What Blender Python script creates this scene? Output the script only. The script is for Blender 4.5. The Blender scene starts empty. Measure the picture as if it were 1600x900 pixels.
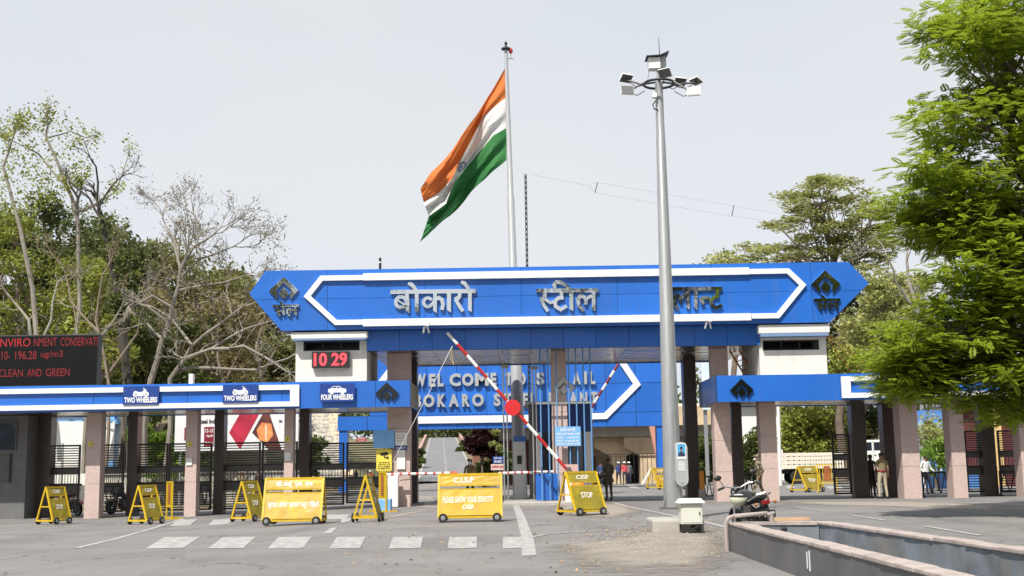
import bpy, bmesh, math, random
import numpy as np
from mathutils import Vector, Matrix
random.seed(7); np.random.seed(7)
sc = bpy.context.scene
COL = sc.collection
R = math.radians
# ------------------------------------------------------------------ camera, sky, sun, exposure
FPX, HCAM = 1880.0, 1.4
PITCH, ROLL = math.atan(281/1880.0), 0.0155
_f = Vector((0, math.cos(PITCH), math.sin(PITCH))); _r = Vector((1, 0, 0)); _u = Vector((0, -math.sin(PITCH), math.cos(PITCH)))
RX = _r*math.cos(ROLL) - _u*math.sin(ROLL); UP = _r*math.sin(ROLL) + _u*math.cos(ROLL)
cd = bpy.data.cameras.new("camera"); cam = bpy.data.objects.new("camera", cd); COL.objects.link(cam)
cd.sensor_width = 36; cd.sensor_fit = 'HORIZONTAL'; cd.lens = FPX/1600*36; cd.clip_start = .1; cd.clip_end = 3000
M = Matrix((RX, UP, -_f)).transposed().to_4x4(); M.translation = (0, 0, HCAM); cam.matrix_world = M
sc.camera = cam
SUN_EL, SUN_AZ = 54.0, 27.0            # azimuth measured from straight behind the camera towards its left
L = Vector((math.sin(R(SUN_AZ))*math.cos(R(SUN_EL)), math.cos(R(SUN_AZ))*math.cos(R(SUN_EL)), -math.sin(R(SUN_EL))))
sd = bpy.data.lights.new("sun", 'SUN'); so = bpy.data.objects.new("sun", sd); COL.objects.link(so)
sd.energy = 5.0; sd.angle = R(.53); sd.color = (1, .955, .88)
so.rotation_euler = L.to_track_quat('-Z', 'Y').to_euler(); so.location = (-20, -30, 50)
w = bpy.data.worlds.new("World"); sc.world = w; w.use_nodes = True
nt = w.node_tree; bg = nt.nodes['Background']
sky = nt.nodes.new('ShaderNodeTexSky'); sky.sky_type = 'NISHITA'; sky.sun_disc = False
sky.sun_elevation = R(SUN_EL); sky.sun_rotation = R(180+SUN_AZ); sky.air_density = 1.2; sky.dust_density = 5; sky.ozone_density = 1
hs = nt.nodes.new('ShaderNodeHueSaturation'); hs.inputs['Saturation'].default_value = .3; hs.inputs['Value'].default_value = .45
mx = nt.nodes.new('ShaderNodeMix'); mx.data_type = 'RGBA'; mx.inputs[0].default_value = .8
skn = nt.nodes.new('ShaderNodeTexNoise'); skn.inputs['Scale'].default_value = 1.6; skn.inputs['Detail'].default_value = 5; skn.inputs['Roughness'].default_value = .5
skm = nt.nodes.new('ShaderNodeMapping'); skm.inputs['Scale'].default_value = (1, 1, 2.2); skc = nt.nodes.new('ShaderNodeTexCoord'); nt.links.new(skc.outputs['Generated'], skm.inputs[0]); nt.links.new(skm.outputs[0], skn.inputs['Vector'])
skx = nt.nodes.new('ShaderNodeMix'); skx.data_type = 'RGBA'; skr = nt.nodes.new('ShaderNodeMapRange'); skr.inputs[1].default_value = .35; skr.inputs[2].default_value = .68; nt.links.new(skn.outputs['Fac'], skr.inputs[0]); nt.links.new(skr.outputs[0], skx.inputs[0])
skx.inputs[6].default_value = (6.9, 7.5, 8.4, 1); skx.inputs[7].default_value = (7.7, 7.95, 8.3, 1); 
sks = nt.nodes.new('ShaderNodeSeparateXYZ'); nt.links.new(skc.outputs['Generated'], sks.inputs[0]); skg = nt.nodes.new('ShaderNodeMapRange'); skg.inputs[1].default_value = 0; skg.inputs[2].default_value = .5; skg.inputs[3].default_value = 1.07; skg.inputs[4].default_value = .93; nt.links.new(sks.outputs[2], skg.inputs[0])
skv = nt.nodes.new('ShaderNodeHueSaturation'); nt.links.new(skx.outputs[2], skv.inputs['Color']); nt.links.new(skg.outputs[0], skv.inputs['Value']); nt.links.new(skv.outputs[0], mx.inputs[7])      # thin white veil of cloud
nt.links.new(sky.outputs[0], hs.inputs['Color']); nt.links.new(hs.outputs[0], mx.inputs[6])
nt.links.new(mx.outputs[2], bg.inputs[0]); bg.inputs[1].default_value = .1
vs = sc.view_settings; vs.view_transform = 'Standard'; vs.look = 'None'; vs.gamma = 1; vs.exposure = 0.3
try: vs.use_curve_mapping = False
except Exception: pass
sc.cycles.max_bounces = 6; sc.cycles.diffuse_bounces = 3; sc.cycles.transparent_max_bounces = 6

def ray(px, py): return _f*FPX + RX*(px-800) - UP*(py-450)
def P(px, py, Y):
    d = ray(px, py); t = Y/d.y
    return Vector((d.x*t, Y, HCAM + d.z*t))
def X(px, py, Y): return P(px, py, Y).x
def Z(px, py, Y): return P(px, py, Y).z
KN = [(-17., -.27), (-11., -.24), (-4., 0.)]
def gz(x, y=0):
    if x <= KN[0][0]: return KN[0][1]
    for (a, za), (b, zb) in zip(KN, KN[1:]):
        if x <= b: return za + (zb-za)*(x-a)/(b-a)
    return 0.
def G(px, py, dz=0):
    d = ray(px, py); z = 0.
    for _ in range(6):
        t = (z+dz-HCAM)/d.z; z = gz(d.x*t)
    return Vector((d.x*t, d.y*t, z+dz))

# ------------------------------------------------------------------ materials
MATS = {}
def mat(name, col, rough=.6, metal=0., var=.0, vs_=3., bump=0., bs=30., spec=.5, coat=0., emit=0., stretch=None, col2=None, streak=0., island=0., transl=0., grime=0., bd=.02, ovar=0.):
    if name in MATS: return MATS[name]
    m = bpy.data.materials.new(name); m.use_nodes = True; MATS[name] = m
    t = m.node_tree; N = t.nodes; K = t.links; b = N['Principled BSDF']
    b.inputs['Base Color'].default_value = (*col, 1); b.inputs['Roughness'].default_value = rough
    b.inputs['Metallic'].default_value = metal; b.inputs['Specular IOR Level'].default_value = spec; b.inputs['Coat Weight'].default_value = coat
    b.inputs['Coat Roughness'].default_value = .08
    out = None
    tc = N.new('ShaderNodeTexCoord'); geo = N.new('ShaderNodeNewGeometry')
    src = geo.outputs['Position']
    if stretch:
        mp = N.new('ShaderNodeMapping'); mp.inputs['Scale'].default_value = stretch; K.new(src, mp.inputs[0]); src = mp.outputs[0]
    def noise(scale, detail=4, s=src, rgh=.55):
        n = N.new('ShaderNodeTexNoise'); n.inputs['Scale'].default_value = scale; n.inputs['Detail'].default_value = detail; n.inputs['Roughness'].default_value = rgh
        K.new(s, n.inputs['Vector']); return n.outputs['Fac']
    def ramp(fac, lo, hi):
        r = N.new('ShaderNodeMapRange'); r.inputs[1].default_value = lo; r.inputs[2].default_value = hi; K.new(fac, r.inputs[0]); return r.outputs[0]
    def mixc(fac, a, bb):
        x = N.new('ShaderNodeMix'); x.data_type = 'RGBA'
        if isinstance(fac, float): x.inputs[0].default_value = fac
        else: K.new(fac, x.inputs[0])
        for i, c in ((6, a), (7, bb)):
            if isinstance(c, tuple): x.inputs[i].default_value = (*c[:3], 1)
            else: K.new(c, x.inputs[i])
        return x.outputs[2]
    if var or col2:
        c2 = col2 or tuple(min(1, c*(1+var)) for c in col); c1 = col if col2 else tuple(c*(1-var) for c in col)
        out = mixc(ramp(noise(vs_, 5), .32, .68), c1, c2)
    if island:
        a = tuple(c*(1-island) for c in col); bb = (min(1, col[0]*(1+island*1.5)), min(1, col[1]*(1+island)), col[2]*(1+island*.3))
        o2 = mixc(geo.outputs['Random Per Island'], a, bb)
        out = mixc(.5, out, o2) if out else o2
    if streak:
        mp = N.new('ShaderNodeMapping'); mp.inputs['Scale'].default_value = (2.2, 2.2, .16); K.new(geo.outputs['Position'], mp.inputs[0])
        f = ramp(noise(2.2, 6, mp.outputs[0], .65), .52, .78); x = N.new('ShaderNodeMath'); x.operation = 'MULTIPLY'; x.inputs[1].default_value = streak; K.new(f, x.inputs[0])
        out = mixc(x.outputs[0], out or col, (.16, .14, .12))
    if grime:
        f = ramp(noise(1.1, 9, geo.outputs['Position'], .75), .5, .7); x = N.new('ShaderNodeMath'); x.operation = 'MULTIPLY'; x.inputs[1].default_value = grime; K.new(f, x.inputs[0])
        out = mixc(x.outputs[0], out or col, (.2, .16, .12))
    if ovar:
        oi = N.new('ShaderNodeObjectInfo'); hv = N.new('ShaderNodeHueSaturation'); r = N.new('ShaderNodeMapRange'); r.inputs[3].default_value = 1-ovar; r.inputs[4].default_value = 1+ovar; K.new(oi.outputs['Random'], r.inputs[0]); K.new(r.outputs[0], hv.inputs['Value']); K.new(out, hv.inputs['Color']); out = hv.outputs[0]
    if out is not None: K.new(out, b.inputs['Base Color'])
    if bump:
        bp = N.new('ShaderNodeBump'); bp.inputs['Strength'].default_value = bump; bp.inputs['Distance'].default_value = bd
        K.new(noise(bs, 5), bp.inputs['Height']); K.new(bp.outputs[0], b.inputs['Normal'])
    if emit:
        b.inputs['Emission Color'].default_value = (*col, 1); b.inputs['Emission Strength'].default_value = emit
    if transl:
        tr = N.new('ShaderNodeBsdfTranslucent'); ms = N.new('ShaderNodeMixShader'); ms.inputs[0].default_value = transl
        if out is not None: K.new(out, tr.inputs[0])
        else: tr.inputs[0].default_value = (*col, 1)
        K.new(b.outputs[0], ms.inputs[1]); K.new(tr.outputs[0], ms.inputs[2]); K.new(ms.outputs[0], N['Material Output'].inputs[0])
    return m
BLUE = mat('blue_cladding', (.020, .132, .51), .32, var=.07, vs_=.5, coat=.25, streak=.16, bump=.25, bs=1.1, bd=.012, ovar=.07)
DBLUE = mat('blue_cladding_joint', (.006, .03, .13), .6)
SIGNBLUE = mat('sign_blue', (.014, .05, .24), .4)
LBLUE = mat('pale_blue_paint', (.17, .40, .72), .5, var=.08, grime=.1)
PIPEBLUE = mat('light_blue_pipe', (.11, .27, .52), .4, var=.1)
WHITE = mat('white_cladding', (.78, .78, .77), .45, var=.03, streak=.12, ovar=.03)
WALLW = mat('white_wash', (.72, .70, .66), .9, var=.05, vs_=1.2, streak=.2, bump=.2, bs=60)
WPAINT = mat('white_paint', (.74, .74, .72), .5, grime=.12)
ROADWHITE = mat('road_white', (.44, .43, .415), .85, col2=(.215, .205, .20), vs_=5.5, bump=.3, bs=80)
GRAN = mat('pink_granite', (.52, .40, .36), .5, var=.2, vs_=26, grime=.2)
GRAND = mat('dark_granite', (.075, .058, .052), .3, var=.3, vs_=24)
MIRROR = mat('mirror_steel', (.80, .81, .79), .04, 1., bump=.16, bs=2.2, bd=.02)
MIRRORD = mat('dark_mirror_steel', (.07, .075, .065), .12, .9, bump=.3, bs=3)
SOFF = mat('glossy_soffit', (.30, .26, .235), .10, .88, bump=.9, bs=1.1, stretch=(.7, 1.1, 1), bd=.22)
CONC = mat('concrete', (.36, .34, .31), .9, var=.15, vs_=2.5, bump=.4, bs=35, grime=.35)
CREAM = mat('cream_concrete', (.55, .42, .27), .85, var=.15, vs_=1.0, bump=.2, grime=.35)
ASPH = mat('asphalt', (.155, .147, .142), .88, col2=(.205, .196, .19), vs_=.35, bump=.35, bs=90, grime=.12)
def asphalt_detail(m):
    t = m.node_tree; N = t.nodes; K = t.links; b = N['Principled BSDF']; geo = N.new('ShaderNodeNewGeometry'); cur = b.inputs['Base Color'].links[0].from_socket
    def nz(sc_, det, scale=(1,1,1), r=.6):
        mp = N.new('ShaderNodeMapping'); mp.inputs['Scale'].default_value = scale; K.new(geo.outputs['Position'], mp.inputs[0]); n = N.new('ShaderNodeTexNoise'); n.inputs['Scale'].default_value = sc_; n.inputs['Detail'].default_value = det; n.inputs['Roughness'].default_value = r; K.new(mp.outputs[0], n.inputs['Vector']); return n
    def rng_(f, lo, hi, o0=0., o1=1.):
        r = N.new('ShaderNodeMapRange'); r.inputs[1].default_value = lo; r.inputs[2].default_value = hi; r.inputs[3].default_value = o0; r.inputs[4].default_value = o1; K.new(f, r.inputs[0]); return r.outputs[0]
    def mix(f, a_, c): 
        x = N.new('ShaderNodeMix'); x.data_type = 'RGBA'; K.new(f, x.inputs[0]); K.new(a_, x.inputs[6]); x.inputs[7].default_value = (*c, 1); return x.outputs[2]
    cur = mix(rng_(nz(.5, 6, (1.6, .22, 1)).outputs['Fac'], .52, .72, 0, .55), cur, (.10, .096, .093))     # tyre darkened lanes
    cur = mix(rng_(nz(.22, 5).outputs['Fac'], .55, .66, 0, .5), cur, (.25, .225, .20))                     # dusty patches
    cur = mix(rng_(nz(1.7, 3).outputs['Fac'], .69, .75, 0, .6), cur, (.06, .058, .056))                    # oil spots
    v = N.new('ShaderNodeTexVoronoi'); v.feature = 'DISTANCE_TO_EDGE'; v.inputs['Scale'].default_value = .42; d = nz(1.3, 4); va = N.new('ShaderNodeVectorMath'); va.operation = 'ADD'; sc_ = N.new('ShaderNodeVectorMath'); sc_.operation = 'SCALE'; sc_.inputs['Scale'].default_value = 1.3; K.new(d.outputs['Color'], sc_.inputs[0]); K.new(geo.outputs['Position'], va.inputs[0]); K.new(sc_.outputs[0], va.inputs[1]); K.new(va.outputs[0], v.inputs['Vector'])
    mu = N.new('ShaderNodeMath'); mu.operation = 'MULTIPLY'; K.new(rng_(v.outputs['Distance'], .004, .012, 1, 0), mu.inputs[0]); K.new(rng_(nz(.3, 2).outputs['Fac'], .48, .58), mu.inputs[1])
    cur = mix(mu.outputs[0], cur, (.05, .048, .046)); K.new(cur, b.inputs['Base Color'])
asphalt_detail(ASPH)
ASPH2 = mat('asphalt_far', (.17, .17, .175), .9, var=.1, vs_=.3)
EARTH = mat('earth', (.20, .15, .09), .95, col2=(.09, .10, .035), vs_=.5, bump=.5, bs=8)
SAND = mat('sandy_dirt', (.29, .255, .215), .95, col2=(.20, .182, .16), vs_=1.6, bump=.7, bs=45)
YEL = mat('yellow_paint', (.50, .305, .007), .45, var=.16, vs_=4, grime=.3, streak=.25)
YELF = mat('yellow_frame', (.58, .385, .010), .45, var=.1, vs_=6, grime=.08)
YELO = mat('olive_yellow_paint', (.27, .21, .012), .5, var=.2, vs_=4, grime=.35, streak=.3)
BLACK = mat('black_metal', (.018, .018, .018), .5, var=.2)
GATE = mat('gate_brown_black', (.022, .019, .017), .45, var=.2)
GATEG = mat('gate_grey_panel', (.10, .095, .09), .5, var=.1)
GLASS = mat('dark_glass', (.02, .025, .03), .06, spec=.8)
TYRE = mat('tyre_rubber', (.02, .02, .02), .85)
GALV = mat('galvanised_steel', (.36, .37, .37), .42, .55, var=.12, vs_=3, stretch=(5, 5, .5), bump=.1, bs=6)
POLEP = mat('grey_pole_paint', (.38, .39, .40), .35, .1, var=.08, stretch=(4, 4, .6))
STEEL = mat('steel_pipe', (.55, .56, .57), .3, .8)
REDP = mat('red_paint', (.42, .02, .018), .45, var=.1)
MAROON = mat('maroon_paint', (.20, .012, .025), .45, var=.1)
ORANGE = mat('orange_paint', (.65, .22, .02), .5)
LED = mat('led_red', (1, .04, .06), .5, emit=1.5); LEDMID = mat('led_mid_red', (.35, .008, .014), .5, emit=.13)
LEDDIM = mat('led_dim_red', (.20, .006, .010), .5, emit=.10)
LEDBG = mat('led_black', (.008, .008, .009), .8, spec=.15)
SIGNY = mat('sign_yellow', (.72, .60, .08), .5)
PAPER = mat('paper', (.72, .72, .70), .7, var=.05)
SKIN = mat('skin', (.22, .115, .07), .6); HAIR = mat('hair', (.012, .010, .009), .7)
KHAKI = mat('khaki_cloth', (.21, .155, .085), .9, var=.1); OLIVEC = mat('olive_cloth', (.085, .070, .042), .9, var=.12)
CREAMC = mat('cream_cloth', (.42, .36, .26), .9, var=.08); WHITEC = mat('white_cloth', (.70, .72, .72), .9)
NAVY = mat('navy_cloth', (.03, .035, .07), .9); BLUEC = mat('blue_cloth', (.05, .07, .22), .9); PINKC = mat('pink_cloth', (.62, .08, .11), .9); GREYC = mat('grey_cloth', (.14, .14, .16), .9)
SHOE = mat('shoe', (.02, .016, .013), .5); HELM = mat('white_helmet', (.78, .78, .76), .3)
BARK = mat('bark', (.15, .115, .085), .95, var=.3, vs_=2, bump=.6, bs=12)
BARKP = mat('pale_bark', (.25, .225, .19), .95, var=.25, vs_=1.2, bump=.5, bs=10)
TWIG = mat('twig', (.24, .19, .14), .95, var=.2)
def leafmat(n, c, isl=.35, tr=.35): return mat(n, c, .5, island=isl, transl=tr, var=.25, vs_=.5, spec=.3)
LF_NEAR = leafmat('leaf_fresh', (.27, .36, .032), .35, .5); LF_YG = leafmat('leaf_yellow_green', (.26, .30, .06)); LF_DK = leafmat('leaf_dark', (.10, .128, .046))
LF_OL = leafmat('leaf_olive', (.19, .20, .075)); LF_MID = leafmat('leaf_mid', (.105, .14, .042)); LF_BR = leafmat('leaf_brown', (.20, .175, .085)); LF_PALE = leafmat('leaf_pale_olive', (.34, .37, .14)); LF_MAR = leafmat('leaf_maroon', (.035, .010, .014))
def camo_mat():
    m = bpy.data.materials.new('camouflage_cloth'); m.use_nodes = True; t = m.node_tree; N = t.nodes; K = t.links
    tc = N.new('ShaderNodeTexCoord'); n = N.new('ShaderNodeTexNoise'); n.inputs['Scale'].default_value = 9; n.inputs['Detail'].default_value = 2; K.new(tc.outputs['Object'], n.inputs[0])
    r = N.new('ShaderNodeValToRGB'); r.color_ramp.interpolation = 'CONSTANT'; e = r.color_ramp.elements
    e[0].position = 0; e[0].color = (.05, .04, .025, 1); e[1].position = .44; e[1].color = (.20, .15, .085, 1)
    a = e.new(.52); a.color = (.34, .28, .19, 1); a = e.new(.60); a.color = (.10, .10, .045, 1)
    K.new(n.outputs[0], r.inputs[0]); K.new(r.outputs[0], N['Principled BSDF'].inputs['Base Color']); N['Principled BSDF'].inputs['Roughness'].default_value = .9
    return m
CAMO = camo_mat()

# ------------------------------------------------------------------ builders
ORIG = {}
class MB:
    def __init__(s): s.v = []; s.f = []; s.m = []
    def add(s, vs, fs, m=0):
        n = len(s.v); s.v += [tuple(v) for v in vs]; s.f += [tuple(i+n for i in f) for f in fs]; s.m += [m]*len(fs); return s
    def box(s, x0, x1, y0, y1, z0, z1, m=0):
        return s.add([(x0,y0,z0),(x1,y0,z0),(x1,y1,z0),(x0,y1,z0),(x0,y0,z1),(x1,y0,z1),(x1,y1,z1),(x0,y1,z1)],
                     [(0,3,2,1),(4,5,6,7),(0,1,5,4),(1,2,6,5),(2,3,7,6),(3,0,4,7)], m)
    def bar(s, a, b, wx, wy=None, m=0, up=(0,0,1)):          # square bar from a to b
        a = Vector(a); b = Vector(b); d = (b-a).normalized(); u = Vector(up)
        if abs(d.dot(u)) > .98: u = Vector((0,1,0))
        x = d.cross(u).normalized(); y = x.cross(d); wy = wy or wx; x *= wx/2; y *= wy/2
        return s.add([a-x-y, a+x-y, a+x+y, a-x+y, b-x-y, b+x-y, b+x+y, b-x+y],
                     [(0,3,2,1),(4,5,6,7),(0,1,5,4),(1,2,6,5),(2,3,7,6),(3,0,4,7)], m)
    def xz(s, pts, y0, y1, m=0):                              # polygon in the XZ plane, extruded in Y
        n = len(pts)
        return s.add([(p[0],y0,p[1]) for p in pts]+[(p[0],y1,p[1]) for p in pts],
                     [tuple(range(n)), tuple(range(2*n-1, n-1, -1))]+[(i,(i+1)%n,(i+1)%n+n,i+n) for i in range(n)], m)
    def xy(s, pts, z0, z1, m=0):
        n = len(pts)
        return s.add([(p[0],p[1],z0) for p in pts]+[(p[0],p[1],z1) for p in pts],
                     [tuple(range(n)), tuple(range(2*n-1, n-1, -1))]+[(i,(i+1)%n,(i+1)%n+n,i+n) for i in range(n)], m)
    def tube(s, pts, r, n=8, m=0):
        pts = [Vector(p) for p in pts]; k = len(pts); rs = r if isinstance(r, (list, tuple)) else [r]*k
        base = len(s.v); ref = None; vs = []
        for i, p in enumerate(pts):
            d = (pts[min(i+1,k-1)]-pts[max(i-1,0)]).normalized()
            if ref is None: ref = Vector((0,0,1)) if abs(d.z) < .9 else Vector((1,0,0))
            x = d.cross(ref)
            if x.length < 1e-4: x = d.cross(Vector((.3,1,.2)))
            x.normalize(); y = d.cross(x).normalized(); ref = y.cross(d) if False else ref
            vs += [p + x*(rs[i]*math.cos(2*math.pi*j/n)) + y*(rs[i]*math.sin(2*math.pi*j/n)) for j in range(n)]
        fs = [(i*n+j, i*n+(j+1)%n, (i+1)*n+(j+1)%n, (i+1)*n+j) for i in range(k-1) for j in range(n)]
        fs += [tuple(range(n-1,-1,-1)), tuple((k-1)*n+j for j in range(n))]
        return s.add(vs, fs, m)
    def lathe(s, prof, c=(0,0,0), axis='z', n=16, m=0):
        vs = []; c = Vector(c)
        for r, h in prof:
            for j in range(n):
                a = 2*math.pi*j/n; x, y = r*math.cos(a), r*math.sin(a)
                vs.append(c + Vector({'z': (x,y,h), 'x': (h,x,y), 'y': (x,h,y)}[axis]))
        k = len(prof)
        fs = [(i*n+j, i*n+(j+1)%n, (i+1)*n+(j+1)%n, (i+1)*n+j) for i in range(k-1) for j in range(n)]
        fs += [tuple(range(n-1,-1,-1)), tuple((k-1)*n+j for j in range(n))]
        return s.add(vs, fs, m)
    def ball(s, c, r, n=12, k=8, m=0, z0=-1., z1=1.):
        r = (r,r,r) if isinstance(r, (int,float)) else r; vs = []; c = Vector(c)
        a0, a1 = math.asin(z0), math.asin(z1)
        for i in range(k+1):
            a = a0+(a1-a0)*i/k; q = max(math.cos(a), 1e-3)
            for j in range(n):
                b = 2*math.pi*j/n; vs.append(c+Vector((r[0]*q*math.cos(b), r[1]*q*math.sin(b), r[2]*math.sin(a))))
        fs = [(i*n+j, i*n+(j+1)%n, (i+1)*n+(j+1)%n, (i+1)*n+j) for i in range(k) for j in range(n)]
        fs += [tuple(range(n-1,-1,-1)), tuple(k*n+j for j in range(n))]
        return s.add(vs, fs, m)
    def ribbon(s, pts, w, y0, y1, m=0, cut=None):             # stroke of width w along pts (x,z), mitred, extruded in Y
        n = len(pts); L_ = []; R_ = []; ws = w if isinstance(w, (list,tuple)) else [w]*n
        for i in range(n):
            p = Vector(pts[i]); a = Vector(pts[max(i-1,0)]); b = Vector(pts[min(i+1,n-1)])
            d1 = (p-a).normalized() if i else (b-p).normalized(); d2 = (b-p).normalized() if i < n-1 else d1
            n1 = Vector((-d1.y, d1.x)); n2 = Vector((-d2.y, d2.x)); nn = n1+n2
            nn = nn/max(nn.dot(n1), .45) if nn.length > 1e-4 else n1
            L_.append(p+nn*ws[i]/2); R_.append(p-nn*ws[i]/2)
        if cut:                                               # slanted pen ends: shift the two end corners along the stroke
            d = (Vector(pts[-1])-Vector(pts[-2])).normalized()*cut; L_[-1] = L_[-1]+d; 
        for i in range(n-1):
            e = .0006*((i*7+len(s.f)) % 5)
            s.xz([tuple(L_[i]), tuple(L_[i+1]), tuple(R_[i+1]), tuple(R_[i])], y0+e, y1, m)
        return s
    def build(s, name, mats, parent=None, world=True, smooth=False, bevel=0, recalc=True):
        me = bpy.data.meshes.new(name)
        off = Vector((0,0,0))
        if parent is not None and world:
            q = parent
            while q.parent: q = q.parent
            off = ORIG.get(q.name, Vector((0,0,0)))
        me.from_pydata([(v[0]-off.x, v[1]-off.y, v[2]-off.z) for v in s.v], [], s.f)
        for m in (mats if isinstance(mats, (list,tuple)) else [mats]): me.materials.append(m)
        if len(me.materials) > 1: me.polygons.foreach_set('material_index', s.m)
        if recalc:
            bm = bmesh.new(); bm.from_mesh(me); bmesh.ops.recalc_face_normals(bm, faces=bm.faces); bm.to_mesh(me); bm.free()
        if smooth: me.polygons.foreach_set('use_smooth', [True]*len(me.polygons))
        o = bpy.data.objects.new(name, me); COL.objects.link(o)
        if smooth:
            try: me.set_sharp_from_angle(angle=R(40))
            except Exception: pass
        if parent is not None: o.parent = parent
        if bevel:
            b = o.modifiers.new('bevel', 'BEVEL'); b.width = bevel; b.segments = 2; b.limit_method = 'ANGLE'; b.angle_limit = R(40)
        return o
def tag(o, label, cat, group=None, kind=None):
    o['label'] = label; o['category'] = cat
    if group: o['group'] = group
    if kind: o['kind'] = kind
    return o
def struct(o, label=None):
    o['kind'] = 'structure'
    if label: o['label'] = label
    return o
def thing(name, label, cat, loc=(0,0,0), rz=0, group=None):
    o = bpy.data.objects.new(name, None); COL.objects.link(o); o.location = loc; o.rotation_euler = (0,0,rz); o.empty_display_size = .3
    ORIG[o.name] = Vector(loc)
    return tag(o, label, cat, group)
def share(o, name, parent, loc=(0,0,0), rot=(0,0,0)):          # another part that shares o's mesh
    c = o.copy(); c.name = name; COL.objects.link(c); c.parent = parent; c.location = loc; c.rotation_euler = rot
    return c
def copytree(o, parent=None):
    c = o.copy(); COL.objects.link(c)
    if parent is not None: c.parent = parent
    for ch in list(o.children): copytree(ch, c)
    return c
def place(o, loc, rz, label, group=None):
    c = copytree(o); c.location = loc; c.rotation_euler = (0,0,rz); c['label'] = label
    if group: c['group'] = group
    return c
def textmesh(body, depth=.01, bold=0., fit=None, spacing=1.0, shear=0.):
    """text as verts in XZ fitted to (x0,x1,z0,z1); returns (verts2d3d, faces) facing -Y with depth"""
    c = bpy.data.curves.new('t', 'FONT'); c.body = body; c.extrude = .5; c.offset = bold; c.resolution_u = 3; c.space_character = spacing; c.shear = shear
    o = bpy.data.objects.new('t', c); COL.objects.link(o)
    dg = bpy.context.evaluated_depsgraph_get(); me = bpy.data.meshes.new_from_object(o.evaluated_get(dg))
    v = np.array([x.co[:] for x in me.vertices]); f = [tuple(p.vertices) for p in me.polygons]
    bpy.data.objects.remove(o); bpy.data.meshes.remove(me); bpy.data.curves.remove(c)
    x0, x1, z0, z1 = fit
    mn, mxx = v.min(0), v.max(0)
    vx = x0 + (v[:,0]-mn[0])/(mxx[0]-mn[0])*(x1-x0); vz = z0 + (v[:,1]-mn[1])/(mxx[1]-mn[1])*(z1-z0)
    vy = np.where(v[:,2] > 0, -depth, 0.)
    return np.stack([vx, vy, vz], 1), f
def addtext(mb, body, fit, y, depth=.01, bold=0., m=0, spacing=1.0, shear=0.):
    v, f = textmesh(body, depth, bold, fit, spacing, shear); v[:,1] += y
    mb.add([tuple(p) for p in v], f, m); return mb
# ------------------------------------------------------------------ the setting
YF = 45.5                                     # front of the wing canopies
def sheet(name, xs, ys, zf, m):
    mb = MB(); nx = len(xs)
    mb.v = [(x, y, zf(x, y)) for y in ys for x in xs]
    mb.f = [(j*nx+i, j*nx+i+1, (j+1)*nx+i+1, (j+1)*nx+i) for j in range(len(ys)-1) for i in range(nx-1)]; mb.m = [0]*len(mb.f)
    return struct(mb.build(name, m, recalc=False))
sheet('ground', [-900,-300,-100,-40,-17,-11,-4,4,12,30,60,150,400,900], [-200,-40,0,20,40,60,100,200,400,800,1800], lambda x,y: gz(x), ASPH)
sheet('earth_verge', [-150,-60,-30,-17,-14.2], [54,60,80,140], lambda x,y: gz(x)+.006, EARTH)
sheet('earth_verge', [24,40,80,150], [72,100,140], lambda x,y: .006, EARTH)
def hl(x, y):
    t = max(0, min(1, (y-84)/40)); return gz(x)-.05+9*t*t*(3-2*t)*min(1, max(0, (-14-x)/16))
sheet('hillside', [-160,-110,-80,-60,-45,-34,-30,-26,-22,-18,-14], [82,88,94,100,108,118,126,160], hl, EARTH)
sheet('hillside', [16,24,32,45,60,80,120,170], [112,120,130,145,160,200], lambda x,y: -.05+7*min(1,max(0,(y-112)/45))*min(1,max(0,(x-16)/14)), EARTH)
# the ramp road going up hill beyond the gate
RA, RB = P(699,752,140), P(692,685,330)
rz = lambda y: .0518*(y-140)
rxc = lambda y: RA.x+(RB.x-RA.x)*(y-140)/190
def ribbonroad(name, o0, o1, dz, m, y0=138, y1=330, n=14):
    mb = MB(); ys = [y0+(y1-y0)*i/n for i in range(n+1)]
    mb.v = [(rxc(y)+o, y, max(0, rz(y))+dz) for y in ys for o in (o0, o1)]
    mb.f = [(2*i, 2*i+1, 2*i+3, 2*i+2) for i in range(n)]; mb.m = [0]*n
    return struct(mb.build(name, m))
sheet('hill', [-90,-60,-40,-30,-18,-8,8,30,60], [140,180,230,280,330,336,420], lambda x,y: (rz(min(y,330))-(.02 if y < 331 else 3)), EARTH)
ribbonroad('ramp_road', -3.7, 3.7, .02, ASPH2)
for o in (-3.5, 3.3): ribbonroad('road_marking', o, o+.28, .035, ROADWHITE)
for i in range(26):
    y = 145+i*7; ribbonroad('road_marking', -.12, .12, .035, ROADWHITE, y, y+3, 1)
PINKW = mat('pink_kerb', (.42, .25, .22), .9, var=.15)
for s in (-1, 1):
    mb = MB(); 
    for i in range(12):
        y = 138+16*i; mb.bar((rxc(y)+s*4.6, y, max(0,rz(y))+.4), (rxc(y+15.8)+s*4.6, y+15.8, max(0,rz(y+15.8))+.4), .5, 1.1)
    struct(mb.build('kerb_wall', PINKW))
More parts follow.
